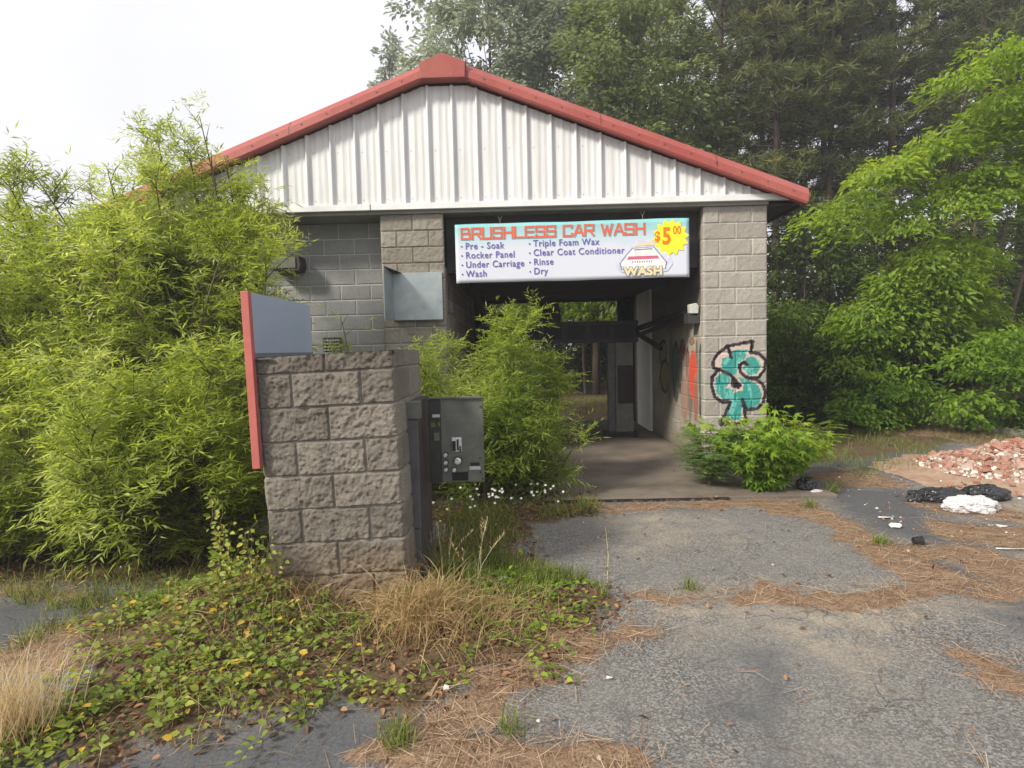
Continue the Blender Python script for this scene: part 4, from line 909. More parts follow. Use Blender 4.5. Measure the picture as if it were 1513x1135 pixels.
# ---------------- shrub of star leaves by the right pillar
th = thing('sweetgum_shrub', 'bright green star leaved shrub at the foot of the graffiti pillar', 'shrub', (2.75, 6.35, 0))
n = 190; tops = []; paths = []; rads = []
for i in range(38):
    az = rs.rand()*6.28; rr = .74*rs.rand()**.5; hh = .42+.50*rs.rand()*(1-.35*rr)
    if i < 2: hh += .22; rr = .35
    b0 = np.array([2.50, 6.12, 0]); e = b0+[math.cos(az)*rr, math.sin(az)*rr*.6, hh]; mid = (b0+e)/2+[0, 0, .12]; T = np.linspace(0, 1, 6)
    pp = np.array([((1-t_)**2)*b0+2*t_*(1-t_)*mid+t_*t_*e for t_ in T]); paths.append(pp); rads.append([.010, .008, .007, .006, .005, .003]); tops.append(pp)
C = []; D = []
for pp in tops:
    for k in range(46):
        t_ = .12+.88*rs.rand(); p = np.array([np.interp(t_, np.linspace(0, 1, 6), pp[:, j]) for j in range(3)]); d = rdir(1, rs)[0]*[1, 1, .5]+[0, -.15, .05]; C.append(p+d*.09); D.append(d)
C = np.array(C); D = np.array(D)+[0, 0, -.2]; N = len(C); kp = (C[:, 1] < 7.4) & (C[:, 2] > .03); C = C[kp]; D = D[kp]; N = len(C)
stems_mesh('stems', paths, rads, M_twig, th)
L = .075+.055*rs.rand(N); leaves('foliage', C, D, np.array([0, -.55, .8])+rs.normal(size=(N, 3))*.45, L, L*1.15, .25+.35*rs.rand(N)+.45*(C[:, 2]/.9)*rs.rand(N)+.15*(C[:, 0] > 2.9), 'star', M_maple, th)
# feathery plant
def feathery(name, label, base, h, r, nfr, rs, mat=M_fern, group=None, lsz=.045, box=None):
    th = thing(name, label, 'plant', tuple(base), group); base = np.array(base, float); paths = []; rads = []; C = []; D = []; rn = []
    for i in range(nfr):
        az = rs.rand()*6.28; o = np.array([math.cos(az), math.sin(az), 0]); rr = r*(.4+.6*rs.rand()); hh = h*(.45+.55*rs.rand()); T = np.linspace(0, 1, 8)
        pp = base+np.outer(T, UP)*hh+np.outer(T**1.6, o)*rr-np.outer(T**4, UP)*hh*.15; paths.append(pp); rads.append(list(np.linspace(.006, .002, 8))); cr = rs.rand()
        for k in range(9):
            t_ = .3+.7*(k+rs.rand())/9; p = np.array([np.interp(t_, T, pp[:, j]) for j in range(3)]); a2 = az+rs.normal()*1.2; d = np.array([math.cos(a2), math.sin(a2), .15]); ln = .14+.16*rs.rand()
            sd_ = np.cross(d, UP); sd_ /= np.linalg.norm(sd_)
            for j in range(11):
                s = (j+.5)/11
                for sg_ in (-1, 1): C.append(p+d*ln*s-UP*.10*ln*s*s); D.append(sd_*sg_+d*.5-UP*.15); rn.append(.2+.4*cr+.4*rs.rand())
    C = np.array(C); D = np.array(D); kp = (C[:, 2] > .02)
    if box is not None: kp &= C[:, 1] < box
    C = C[kp]; D = D[kp]; N = len(C)
    stems_mesh('stems', paths, rads, M_twig, th); leaves('foliage', C, D, UP+rs.normal(size=(N, 3))*.3, lsz*(.8+.4*rs.rand(N)), lsz*.26, np.array(rn)[kp], 'lance', mat, th); return th
feathery('mimosa_seedling', 'soft feathery seedling just left of the star leaved shrub', (2.02, 6.35, .0), .80, .42, 40, rs, box=7.4)
feathery('mimosa_seedling', 'dark feathery plant spreading right of the graffiti pillar', (3.2, 6.75, .0), .8, .38, 26, rs, M_broad)
# ---------------- right hand tree with layered drooping sprays
def sample_poly(poly, n, rs):
    q = np.array(poly); lo = q.min(0); hi = q.max(0); out = []
    while len(out) < n:
        p = lo+rs.rand(400, 2)*(hi-lo); p = p[inpoly(p[:, 0], p[:, 1], poly)]; out += list(p)
    return np.array(out[:n])
def tree_from_polys(name, label, cat, polys, base, forks, rs, mat, per, lsz, clr, bark=M_barkl, group=None, tr=.09, outd=(-.6, -.7, 0), droop=.55, asp=.5):
    th = thing(name, label, cat, tuple(base), group); Cs = []; 
    for poly, n, y0, y1 in polys:
        for (px, py) in sample_poly(poly, n, rs): Cs.append(np.array(P(px, py, y0+(y1-y0)*rs.rand())))
    Cs = np.array(Cs); Cs = Cs[Cs[:, 2] > .12]; Os = np.array(outd)+rdir(len(Cs), rs)*[.6, .6, 0]
    lowb = np.clip(Cs[:, 2]/4.0, 0, 1)*.5+rs.rand(len(Cs))*.5  # higher sprays get lighter leaves, shade below put into the colour
    leaves('foliage', *sprays(Cs, Os, clr*(.7+.6*rs.rand(len(Cs))), per, lsz, rs, droop, .10, crn=lowb, asp=asp), 'ovate', mat, th)
    paths = []; rads = []; b = np.array(base, float); T = np.linspace(0, 1, 7)
    F_ = [np.array(f) for f in forks]; ends = []
    for f in F_:
        mid = b*.5+f*.5+rs.normal(size=3)*.12+[0, 0, .25]; pp = [((1-t_)**2)*b+2*t_*(1-t_)*mid+t_*t_*f for t_ in T]; paths.append(pp); rads.append(list(np.linspace(tr, tr*.45, 7))); ends.append(f)
    for i in range(len(Cs)):
        if i % 2 == 0 or len(Cs) < 60:
            j = min(range(len(ends)), key=lambda k: np.linalg.norm(ends[k]-Cs[i])); e = ends[j]; mid = e*.45+Cs[i]*.55+[0, 0, .2]
            paths.append([e, mid, Cs[i]]); rads.append([tr*.3, tr*.16, .006])
    stems_mesh('trunk', paths, rads, bark, th, 6); return th
rs = np.random.RandomState(21)
P3 = lambda px, py, Y: tuple(P(px, py, Y))
tree_from_polys('mimosa_tree', 'multi stemmed tree at right with layered drooping bright green sprays', 'tree',
  [([(1185, 330), (1225, 300), (1290, 245), (1400, 175), (1513, 110), (1600, 70), (1600, 170), (1513, 190), (1400, 225), (1300, 275), (1200, 345)], 60, 10.0, 12.5),
   ([(1235, 345), (1320, 290), (1400, 262), (1513, 225), (1650, 190), (1650, 290), (1513, 285), (1440, 300), (1330, 340)], 52, 10.0, 12.0),
   ([(1390, 120), (1513, 5), (1700, -130), (1900, -200), (1900, 100), (1700, 60), (1513, 95)], 70, 9.5, 12.0),
   ([(1215, 560), (1235, 490), (1290, 405), (1365, 348), (1440, 355), (1430, 430), (1310, 500), (1260, 580)], 92, 10.3, 12.3),
   ([(1320, 470), (1400, 430), (1480, 440), (1500, 480), (1450, 540), (1340, 550)], 40, 10.5, 12.3)],
  P3(1458, 612, 13.0), [P3(1380, 300, 12.5), P3(1440, 330, 13.5), P3(1490, 320, 12.5), P3(1560, 250, 12), P3(1340, 430, 12)], rs, M_mim, 150, .125, .60, tr=.055, droop=.62, asp=.40)
tree_from_polys('mimosa_tree', 'low leafy tree behind the graffiti pillar with drooping dark sprays', 'tree',
  [([(1135, 620), (1140, 450), (1190, 440), (1270, 500), (1300, 600), (1220, 610)], 95, 10.8, 13.0)],
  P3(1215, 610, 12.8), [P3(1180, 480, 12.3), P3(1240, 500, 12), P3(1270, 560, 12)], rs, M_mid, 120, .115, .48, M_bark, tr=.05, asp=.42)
SHR = [([(1240, 600), (1250, 560), (1330, 540), (1400, 570), (1400, 628), (1260, 622)], 70, 9.8, 11.2, 'bright low leafy shrub at the back edge of the lot', 1320, 625, 10.6),
       ([(1395, 560), (1440, 500), (1513, 480), (1650, 470), (1650, 670), (1500, 640), (1410, 605)], 110, 9.0, 10.6, 'rounded yellow green shrub at the right border behind the rubble', 1500, 640, 9.8),
       ([(1300, 560), (1330, 500), (1420, 470), (1513, 480), (1513, 560), (1400, 560)], 70, 10.8, 12.2, 'darker leafy shrub under the layered tree at right', 1420, 600, 12),
       ([(1150, 620), (1160, 560), (1230, 560), (1260, 600), (1220, 618)], 40, 10.6, 11.8, 'dark leafy shrub beyond the pillar by the straw strip', 1200, 612, 11.5)]
for poly, n, y0, y1, lab, bx, by, bY in SHR:
    b0 = G(bx, by); tree_from_polys('leafy_shrub', lab, 'shrub', [(poly, n, y0, y1)], (b0.x, b0.y, 0), [(b0.x-.5, b0.y, .6), (b0.x+.4, b0.y-.2, .7), (b0.x, b0.y+.2, .9)], rs, M_maple if 'yellow' in lab or 'bright' in lab else M_mid, 100, .09, .40, M_bark, 'shrubs along the back of the lot', tr=.02, droop=.35)
# ---------------- wood behind: pines and leafy trees
def pine_proto(name, label, H, rs, nb=95, start=.28):
    th = thing(name, label, 'tree', (0, 0, 0)); T = np.linspace(0, 1, 12); wob = np.stack([np.sin(T*3+rs.rand()*6)*.12, np.cos(T*2.3)*.12, T*0], 1)
    tr = np.stack([T*0, T*0, T*H], 1)+wob; paths = [tr]; rads = [list(np.interp(T, [0, 1], [.17, .03]))]; C = []; rn = []
    for i in range(nb):
        t_ = start+(1-start)*rs.rand()**.9; p = np.array([np.interp(t_, T, tr[:, j]) for j in range(3)]); az = rs.rand()*6.28; ln = (.8+2.0*(1-(t_-start)/(1-start))**.7)*(.6+.5*rs.rand())
        o = np.array([math.cos(az), math.sin(az), .0]); q = [p, p+o*ln*.5+UP*.05*ln, p+o*ln+UP*(.22*ln)]; paths.append(q); rads.append([.03, .018, .007]); cr = rs.rand()
        for k in range(11):
            s = .35+.65*rs.rand(); lat = rs.normal()*.22*ln; c = p+o*ln*s+UP*(.2*ln*s*s)+np.array([-o[1], o[0], 0])*lat+rs.normal(size=3)*.06; C.append(c); rn.append(.55*cr+.2*rs.rand())
    C = np.array(C); rn = np.array(rn); K = 20; N = len(C)*K; D = rdir(N, rs)*[1, 1, .7]+[0, 0, .3]
    stems_mesh('trunk', paths, rads, M_barkp, th, 5)
    leaves('foliage', np.repeat(C, K, 0)+rs.normal(size=(N, 3))*.05, D, rdir(N, rs), .20+.12*rs.rand(N), .030, np.repeat(rn, K)+(.28*rs.rand(N)), 'needle', M_pine, th); return th
def copy_thing(th, loc, rz, sc, label, group):
    r_ = th.copy(); COL.objects.link(r_); r_.location = loc; r_.rotation_euler = (0, 0, rz); r_.scale = (sc, sc, sc); r_['label'] = label; r_['group'] = group
    for ch in list(th.children): c = ch.copy(); COL.objects.link(c); c.parent = r_
    return r_
def put(protos, spots, label, group):
    used = set()
    for i, (px, Y, k, s_, lab) in enumerate(spots):
        loc = P(px, 560, Y); loc = (loc.x, Y, float(gheight([loc.x], [Y])[0])-.05); rz = rs.rand()*6.28; lb = lab or label
        if k in used: copy_thing(protos[k], loc, rz, s_, lb, group)
        else:
            th = protos[k]; th.location = loc; th.rotation_euler = (0, 0, rz); th.scale = (s_,)*3; th['label'] = lb; th['group'] = group; used.add(k)
rs = np.random.RandomState(3)
pines = [pine_proto('pine_tree', 'x', 18, rs), pine_proto('pine_tree', 'x', 19, rs, 110, .22), pine_proto('pine_tree', 'x', 17, rs, 85, .38)]
put(pines, [(1065, 20, 0, 1, 'dark pine rising behind the right slope of the red roof'), (1130, 23, 1, 1, None), (1180, 19, 2, 1, None), (1245, 21, 0, .98, None), (1310, 18, 1, .9, None), (1375, 21, 2, 1.05, None),
            (1440, 19, 0, 1, None), (1500, 22, 1, 1, None), (1580, 20, 2, 1, None), (1660, 20, 0, 1, None), (1750, 22, 1, 1, None), (1010, 26, 1, 1.05, None), (940, 28, 2, 1.1, None), (1210, 28, 1, 1.2, None),
            (1410, 29, 1, 1.1, None), (860, 31, 1, 1.05, None), (1090, 30, 2, 1.2, None), (1530, 29, 2, 1.1, None), (1620, 28, 1, 1.1, None), (1150, 16.5, 2, .80, None), (1230, 17, 0, .78, None),
            (780, 33, 0, 1.0, None)],
    'tall dark pine in the wood behind the right half of the car wash', 'tall pines in the wood')
def crown_tree(name, label, loc, H, rad, ncl, per, clr, lsz, mat, bark=M_bark, group=None, czf=.62, tr=.14, low=-1):
    th = thing(name, label, 'tree', loc, group); crown(th, (loc[0], loc[1], H-rad[2]), rad, ncl, per, clr, lsz, rs, mat, trunk=loc, tr=tr, bark=bark, low=low); return th
def gl(px, Y): p = P(px, 560, Y); return (p.x, Y, 0)
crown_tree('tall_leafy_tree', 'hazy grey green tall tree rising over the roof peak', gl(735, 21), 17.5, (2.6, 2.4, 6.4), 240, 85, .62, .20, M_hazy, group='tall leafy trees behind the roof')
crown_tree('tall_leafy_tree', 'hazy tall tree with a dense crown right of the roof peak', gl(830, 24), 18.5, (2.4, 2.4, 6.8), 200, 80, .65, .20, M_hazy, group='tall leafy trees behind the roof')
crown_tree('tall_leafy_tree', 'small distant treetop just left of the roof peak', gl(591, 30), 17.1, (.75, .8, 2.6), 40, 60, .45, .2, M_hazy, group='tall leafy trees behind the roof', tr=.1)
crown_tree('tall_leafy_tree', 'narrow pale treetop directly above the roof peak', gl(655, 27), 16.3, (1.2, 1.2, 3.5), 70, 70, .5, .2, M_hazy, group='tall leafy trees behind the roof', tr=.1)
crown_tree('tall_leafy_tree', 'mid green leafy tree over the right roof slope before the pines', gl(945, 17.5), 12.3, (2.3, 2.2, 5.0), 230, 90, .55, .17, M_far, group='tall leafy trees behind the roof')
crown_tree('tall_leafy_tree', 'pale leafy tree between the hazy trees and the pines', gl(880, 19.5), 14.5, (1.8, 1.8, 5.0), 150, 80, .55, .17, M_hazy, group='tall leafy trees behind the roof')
# understory seen through the bay and beyond the lot
us = []
def und(px, Y, H, rad, ncl, lab, mat=M_broad, per=70, bark=M_barkl, tr=.07, lsz=.13, clr=.5, low=-.6):
    crown_tree('understory_tree', lab, gl(px, Y), H, rad, ncl, per, clr, lsz, mat, bark=bark, group='small trees in the shade of the wood', tr=tr, low=low)
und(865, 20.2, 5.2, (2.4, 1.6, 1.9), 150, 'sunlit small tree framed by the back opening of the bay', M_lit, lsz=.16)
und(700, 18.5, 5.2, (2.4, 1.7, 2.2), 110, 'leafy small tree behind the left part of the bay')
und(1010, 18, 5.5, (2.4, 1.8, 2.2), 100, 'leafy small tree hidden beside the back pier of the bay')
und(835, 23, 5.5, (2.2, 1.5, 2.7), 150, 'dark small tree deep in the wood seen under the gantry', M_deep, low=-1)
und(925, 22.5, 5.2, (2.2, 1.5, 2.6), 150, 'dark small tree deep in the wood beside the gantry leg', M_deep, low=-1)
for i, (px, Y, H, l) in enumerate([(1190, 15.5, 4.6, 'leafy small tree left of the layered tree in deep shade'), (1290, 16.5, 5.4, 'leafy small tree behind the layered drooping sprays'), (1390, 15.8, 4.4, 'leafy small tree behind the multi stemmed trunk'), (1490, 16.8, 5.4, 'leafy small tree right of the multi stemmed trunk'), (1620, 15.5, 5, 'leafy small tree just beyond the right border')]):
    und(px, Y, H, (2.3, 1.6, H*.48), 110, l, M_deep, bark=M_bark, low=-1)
# far edge of the wood: one mass of dense growth
rs2 = np.random.RandomState(77); n = 620
xx = np.concatenate([rs2.rand(n)*46-14]); yy = 24+rs2.rand(n)*12+np.abs(xx-6)*.1; zz = rs2.rand(n)**1.5*6.5
Cs = np.stack([xx, yy, zz], 1)
o = leaves('woodland_edge', *sprays(Cs, rdir(n, rs2)*[1, 1, .1]+[0, -.8, 0], 1.3, 60, .34, rs2, .4, .3), 'ovate', M_far); tag(o, 'dense dark undergrowth filling the depth of the wood', 'undergrowth', None, 'stuff')
# trees low on the left behind the thicket
for i, (x, y, H, l) in enumerate([(-9.5, 11, 3.6, 'grey green tree behind the thicket at the left border'), (-7.2, 10, 3.5, 'grey green tree behind the thicket beside the left eave')]):
    crown_tree('background_tree', l, (x, y, 0), H, (1.9, 1.2, 1.7), 100, 75, .5, .14, M_far, group='trees behind the left thicket', tr=.08)
# ============================================================ GROUND COVER AND WEEDS
def blades(name, base, spread, n, ln, lean, droop, wd, rs, mat, parent=None, az=None, upr=1.0):
    nT = 6; T = np.linspace(0, 1, nT); bx = rs.normal(size=(n, 2))*spread; bz = np.full(n, 0.)
    B = np.stack([base[0]+bx[:, 0], base[1]+bx[:, 1], bz], 1); B[:, 2] = gheight(B[:, 0], B[:, 1])-.01+base[2]
    a = rs.rand(n)*6.28 if az is None else az(rs, n); o = np.stack([np.cos(a), np.sin(a), a*0], 1); L = ln*(.45+.55*rs.rand(n)); le = lean*(.2+.9*rs.rand(n)); dr = droop*(.4+.8*rs.rand(n))
    k = rs.normal(size=(n, 3))*.05
    Pp = B[:, None]+o[:, None]*(L*le)[:, None, None]*(T**1.3)[None, :, None]+UP*(L[:, None]*(upr*T[None]-dr[:, None]*T[None]**2.2))[..., None]+k[:, None]*np.sin(T*3)[None, :, None]*L[:, None, None]
    gz_ = gheight(Pp[..., 0].ravel(), Pp[..., 1].ravel()).reshape(n, nT)+.006; Pp[..., 2] = np.maximum(Pp[..., 2], gz_)
    sd = nrm(np.cross(o, UP)+rs.normal(size=(n, 3))*.5); w = wd*(.6+.8*rs.rand(n))
    A = Pp+sd[:, None]*(w[:, None]*(1-T[None]**2*.85))[..., None]*.5; Bq = Pp-sd[:, None]*(w[:, None]*(1-T[None]**2*.85))[..., None]*.5
    V = np.concatenate([A, Bq], 1).reshape(-1, 3); b0 = np.arange(n)[:, None]*(2*nT); j = np.arange(nT-1)[None]
    fa = np.stack([b0+j, b0+j+1, b0+nT+j+1, b0+nT+j], -1).reshape(-1, 4)
    rnd = np.repeat(.15+.7*rs.rand(n), nT-1)+.1*np.tile(np.arange(nT-1)/nT, n)
    return npmesh(name, V, [fa], mat, parent, parent is not None, fattr={'rnd': rnd})
rs = np.random.RandomState(99)
def grass_thing(name, label, cat, px, py, spread, n, ln, lean, droop, wd, mat, group=None, extra=None, **kw):
    g0 = G(px, py); th = thing(name, label, cat, (g0.x, g0.y, 0), group); blades('blades', (g0.x, g0.y, 0), spread, n, ln, lean, droop, wd, rs, mat, th, **kw)
    if extra: extra(th, g0)
    return th
def dryextra(th, g0):
    blades('green_blades', (g0.x, g0.y+.02, 0), .09, 160, .42, .8, .65, .0035, rs, M_grass, th)
    blades('hanging_thatch', (g0.x, g0.y-.05, .0), .13, 600, .42, .95, .95, .004, rs, M_dry, th)
grass_thing('dry_grass_clump', 'large straw coloured grass clump slumped in front of the pier corner', 'grass clump', 625, 935, .10, 1100, .50, .75, .78, .0038, M_dry, 'dry grass clumps', dryextra)
grass_thing('dry_grass_clump', 'pale upright dry grass clump at the bottom left corner', 'grass clump', 14, 1108, .07, 620, .46, .5, .25, .0032, M_pale, 'dry grass clumps')
grass_thing('dry_grass_clump', 'brown dry grass bunch against the left front corner of the pier', 'grass clump', 455, 890, .14, 800, .38, .8, .8, .0035, M_dry, 'dry grass clumps')
grass_thing('dry_grass_clump', 'low flattened straw clump right of the big one', 'grass clump', 715, 930, .20, 700, .34, 1.1, .9, .003, M_dry, 'dry grass clumps')
grass_thing('dry_grass_clump', 'thin straw coloured grass lying through the creeping vines', 'grass clump', 380, 930, .28, 800, .30, 1.2, .9, .003, M_dry, 'dry grass clumps')
grass_thing('dry_grass_clump', 'brown withered grass lying at the lower edge of the vine bed', 'grass clump', 330, 1030, .22, 350, .24, 1.2, .95, .003, M_dry, 'dry grass clumps')
GT = 'green grass tufts in the asphalt cracks'
for px, py, n, ln, lab in ((757, 1090, 60, .12, 'bright green grass tuft in straw by the bottom centre edge'), (590, 1108, 130, .11, 'grass tuft in straw left of the bottom centre'), (1301, 806, 120, .10, 'small grass tuft on the straw strip below the bushes'),
                           (455, 1060, 40, .08, 'tiny green tuft on dark asphalt below the vines'), (1020, 872, 60, .10, 'thin tuft on the long straw seam'), (1230, 730, 90, .16, 'tuft beside the dark bag by the pillar shrub'), (1195, 752, 80, .12, 'tuft under the right side of the star leaved shrub')):
    grass_thing('grass_tuft', lab, 'grass tuft', px, py, .03, n, ln*1.5, .55, .35, .0045, M_grass, GT)
def seedheads(th, g0):
    C = []; D = []
    for i in range(6):
        bx = g0.x+rs.normal()*.05; by = g0.y+rs.normal()*.04; h = .28+.22*rs.rand(); dx = rs.normal()*.12
        b = MB(); T = np.linspace(0, 1, 5); pts = [(bx+dx*t_*t_, by, h*t_) for t_ in T]; b.tube(pts, .0014, 4); b.build('stalk', M_cream if i % 2 else M_twig, th)
        for k in range(14): t_ = .75+.25*k/14; C.append((bx+dx*t_*t_, by, h*t_)); D.append((rs.normal()*.4, rs.normal()*.3, 1))
    leaves('seed_heads', np.array(C), np.array(D), rdir(len(C), rs), .028, .006, rs.rand(len(C))*.5+.5, 'lance', M_dry, th)
grass_thing('tall_weed', 'tall seeding grass at the foot of the pay station housing', 'weed', 655, 870, .05, 170, .42, .4, .25, .004, M_grass, 'tall weeds', seedheads)
grass_thing('tall_weed', 'seeding grass stems just right of the dry clump', 'weed', 700, 880, .08, 150, .30, .5, .4, .004, M_grass, 'tall weeds', seedheads)
for px, py, h, lab in ((795, 868, .42, 'single thin weed stem on the dark strip right of the pay station'), (770, 858, .34, 'short thin weed stem beside the taller single one'), (897, 862, .38, 'pale dry stem standing alone on the asphalt edge'), (745, 850, .40, 'thin leafy weed stem nearest the pay station')):
    g0 = G(px, py); th = thing('weed_stem', lab, 'weed', (g0.x, g0.y, 0), 'thin weed stems'); b = MB(); b.tube([(g0.x, g0.y, 0), (g0.x+.01, g0.y, h*.5), (g0.x+.02*rs.normal(), g0.y, h)], [.0028, .002, .001], 4); b.build('stem', M_cream if 'pale' in lab else M_twig, th)
    n = 60; t_ = rs.rand(n); C = np.stack([g0.x+rs.normal(size=n)*.012, g0.y+rs.normal(size=n)*.012, .03+t_*h*.95], 1); leaves('foliage', C, rdir(n, rs)*[1, 1, .4]+[0, 0, .5], rdir(n, rs), .035*(1.1-t_), .008, rs.rand(n)*.6, 'lance', M_grass if 'pale' not in lab else M_dry, th)
# flowers
for px, py, nf, lab in ((712, 758, 22, 'cluster of small white wildflowers below the pay station'), (800, 752, 14, 'sparse white wildflowers at the slab edge under the sapling'), (655, 775, 6, 'few white wildflowers beside the pay station housing')):
    g0 = G(px, py); th = thing('wildflower_clump', lab, 'flowers', (g0.x, g0.y, 0), 'white wildflowers'); b = MB(); C = []; D = []
    for i in range(nf):
        x = g0.x+rs.normal()*.17; y = g0.y+rs.normal()*.08; h = .10+.16*rs.rand(); b.tube([(x, y, 0), (x+rs.normal()*.02, y, h)], .0018, 3, False)
        for k in range(6): a = k*1.047; C.append((x, y, h)); D.append((math.cos(a), -.5+math.sin(a)*.6, .45+math.sin(a)*.6))
    b.build('stems', M_twig, th); leaves('petals', np.array(C), np.array(D), np.tile([0, -.6, .8], (len(C), 1)), .018, .011, rs.rand(len(C)), 'lance', M_petal, th)
    n = 160; C = np.stack([g0.x+rs.normal(size=n)*.2, g0.y+rs.normal(size=n)*.1, .02+rs.rand(n)*.14], 1); leaves('foliage', C, rdir(n, rs)*[1, 1, .3]+[0, 0, .3], rdir(n, rs)+UP, .05, .010, rs.rand(n)*.7, 'lance', M_grass, th)
# vine mat
vine_polys = [gpoly(q) for q in [[(40, 1200), (20, 1100), (110, 1000), (190, 915), (320, 868), (400, 845), (560, 868), (560, 940), (500, 1000), (470, 1070), (440, 1140), (330, 1100), (250, 1160), (120, 1200)]]]
vine2 = [gpoly(q) for q in [[(700, 850), (800, 850), (920, 868), (935, 885), (830, 905), (810, 960), (790, 985), (765, 940), (700, 900)], [(560, 1080), (600, 1050), (690, 1010), (700, 1025), (600, 1085)]]]
def runners(name, polys, dens, rs, mat, lsz, label, hgt=.06, parent=None):
    paths = []; rads = []; C = []; D = []; rn = []
    for q in polys:
        qa = np.array(q); lo = qa.min(0); hi = qa.max(0); n = int(dens*np.prod(hi-lo)); p = lo+rs.rand(n, 2)*(hi-lo); p = p[inpoly(p[:, 0], p[:, 1], q)]
        p = p[.03*rs.rand(len(p))+fbm(np.stack([p[:, 0]*2.6, p[:, 1]*2.6, p[:, 0]*0], 1), 61, 4) > .47]
        for (x, y) in p:
            a = rs.rand()*6.28 if rs.rand() < .5 else -1.9+rs.normal()*.6; nseg = rs.randint(5, 12); pts = []; cr = rs.rand(); ph = rs.rand()*6; hh = hgt*(.4+rs.rand())
            for i in range(nseg):
                z = float(gheight([x], [y])[0])+.008+hh*abs(math.sin(i*.7+ph)); pts.append((x, y, z)); a += rs.normal()*.4; x += math.cos(a)*.05; y += math.sin(a)*.05
                if inside_block(x, y): break
                for sg_ in (-1, 1):
                    aa = a+sg_*(1.0+rs.normal()*.3); d = np.array([math.cos(aa), math.sin(aa), .25+rs.normal()*.25]); C.append(np.array(pts[-1])+d*.012+[0, 0, .008]); D.append(d)
                    r_ = .12+.35*cr+.35*rs.rand(); rn.append(r_ if rs.rand() > .06 else .93+.07*rs.rand())
            if len(pts) > 2: paths.append(pts); rads.append([.0022]*len(pts))
    C = np.array(C); D = np.array(D); N = len(C); L = lsz*(.6+.8*rs.rand(N))
    b = MB()
    for pth, r_ in zip(paths, rads): b.tube(pth, r_, 3, False)
    o1 = leaves(name, C, D, UP+np.array([0, -.25, 0])+rs.normal(size=(N, 3))*.35, L, L*.72, np.array(rn), 'ovate', mat)
    tag(o1, label, 'ground cover', None, 'stuff'); return b
def inside_block(x, y): return (-1.62 < x < -.60 and 3.42 < y < 4.4)
sb = runners('vine_ground_cover', vine_polys, 165, rs, M_vine, .033, 'green and yellow creeping vine leaves sprawled before the pier', .055)
sb2 = runners('weedy_ground_cover', vine2, 170, rs, M_maple, .032, 'low green weeds on the soil right of the pier', .03)
sb.add(sb2.v, sb2.f); o = sb.build('creeping_stems', M_twig); tag(o, 'thin brown vine stems running under the creeping leaves', 'vine stems', None, 'stuff')
# climbing vine on the pier front left corner
th = thing('climbing_vine', 'yellow green vine and weeds climbing the left edge of the pier', 'vine', (-1.6, 3.3, 0)); paths = []; C = []; D = []
for i in range(26):
    x = -1.75+rs.rand()*.30; y = 3.22+rs.rand()*.14; z = .05; pts = [(x, y, z)]; top = .35+.75*rs.rand()**2 if x < -1.55 else .3+.2*rs.rand()
    while z < top:
        x += rs.normal()*.018; y += rs.normal()*.010; y = min(y, 3.36); z += .05; pts.append((x, y, z))
        for sg_ in (-1, 1): d = np.array([sg_*.8+rs.normal()*.4, -.6, rs.normal()*.4-.1]); C.append(np.array(pts[-1])+d*.015); D.append(d)
    paths.append(pts)
stems_mesh('stems', paths, [[.0028]*len(q) for q in paths], M_twig, th, 4); N = len(C); L = .022+.022*rs.rand(N)
leaves('foliage', np.array(C), np.array(D), np.array([0, -.8, .6])+rs.normal(size=(N, 3))*.4, L, L*.65, .35+.6*rs.rand(N), 'ovate', M_vine, th)
# dead leaves
p = []
for q in litter_polys[:4]:
    qa = np.array(q); lo = np.maximum(qa.min(0), [-5, 1.7]); hi = np.minimum(qa.max(0), [4, 8]); n = int(750*np.prod(hi-lo)); pp = lo+rs.rand(n, 2)*(hi-lo); p.append(pp[sdf(pp[:, 0], pp[:, 1], q) > -.15*rs.rand(n)])
p.append(np.stack([3+rs.rand(1500)*6, 8.5+rs.rand(1500)*4], 1)); p.append(np.stack([-1+rs.rand(1800)*5, 12.6+rs.rand(1800)*6], 1)); p.append(np.stack([-2+rs.rand(350)*8, 1.8+rs.rand(350)*6], 1))
p = np.concatenate(p); p = p[~((p[:, 0] > -1.65) & (p[:, 0] < -.6) & (p[:, 1] > 3.42) & (p[:, 1] < 4.4))]; N = len(p)
D = rdir(N, rs)*[1, 1, .25]; L = .018+.03*rs.rand(N); C = np.stack([p[:, 0], p[:, 1], gheight(p[:, 0], p[:, 1])+.006+.012*rs.rand(N)], 1); C[:, 2] = np.maximum(C[:, 2], np.where((p[:, 0] > -1.74) & (p[:, 0] < 3.13) & (p[:, 1] > 5.84), .042, -1))
o = leaves('leaf_litter', C, D, UP+rs.normal(size=(N, 3))*.35, L, L*.55, rs.rand(N), 'ovate', M_dead); tag(o, 'brown dead leaves and bark flakes scattered on the ground', 'leaf litter', None, 'stuff')
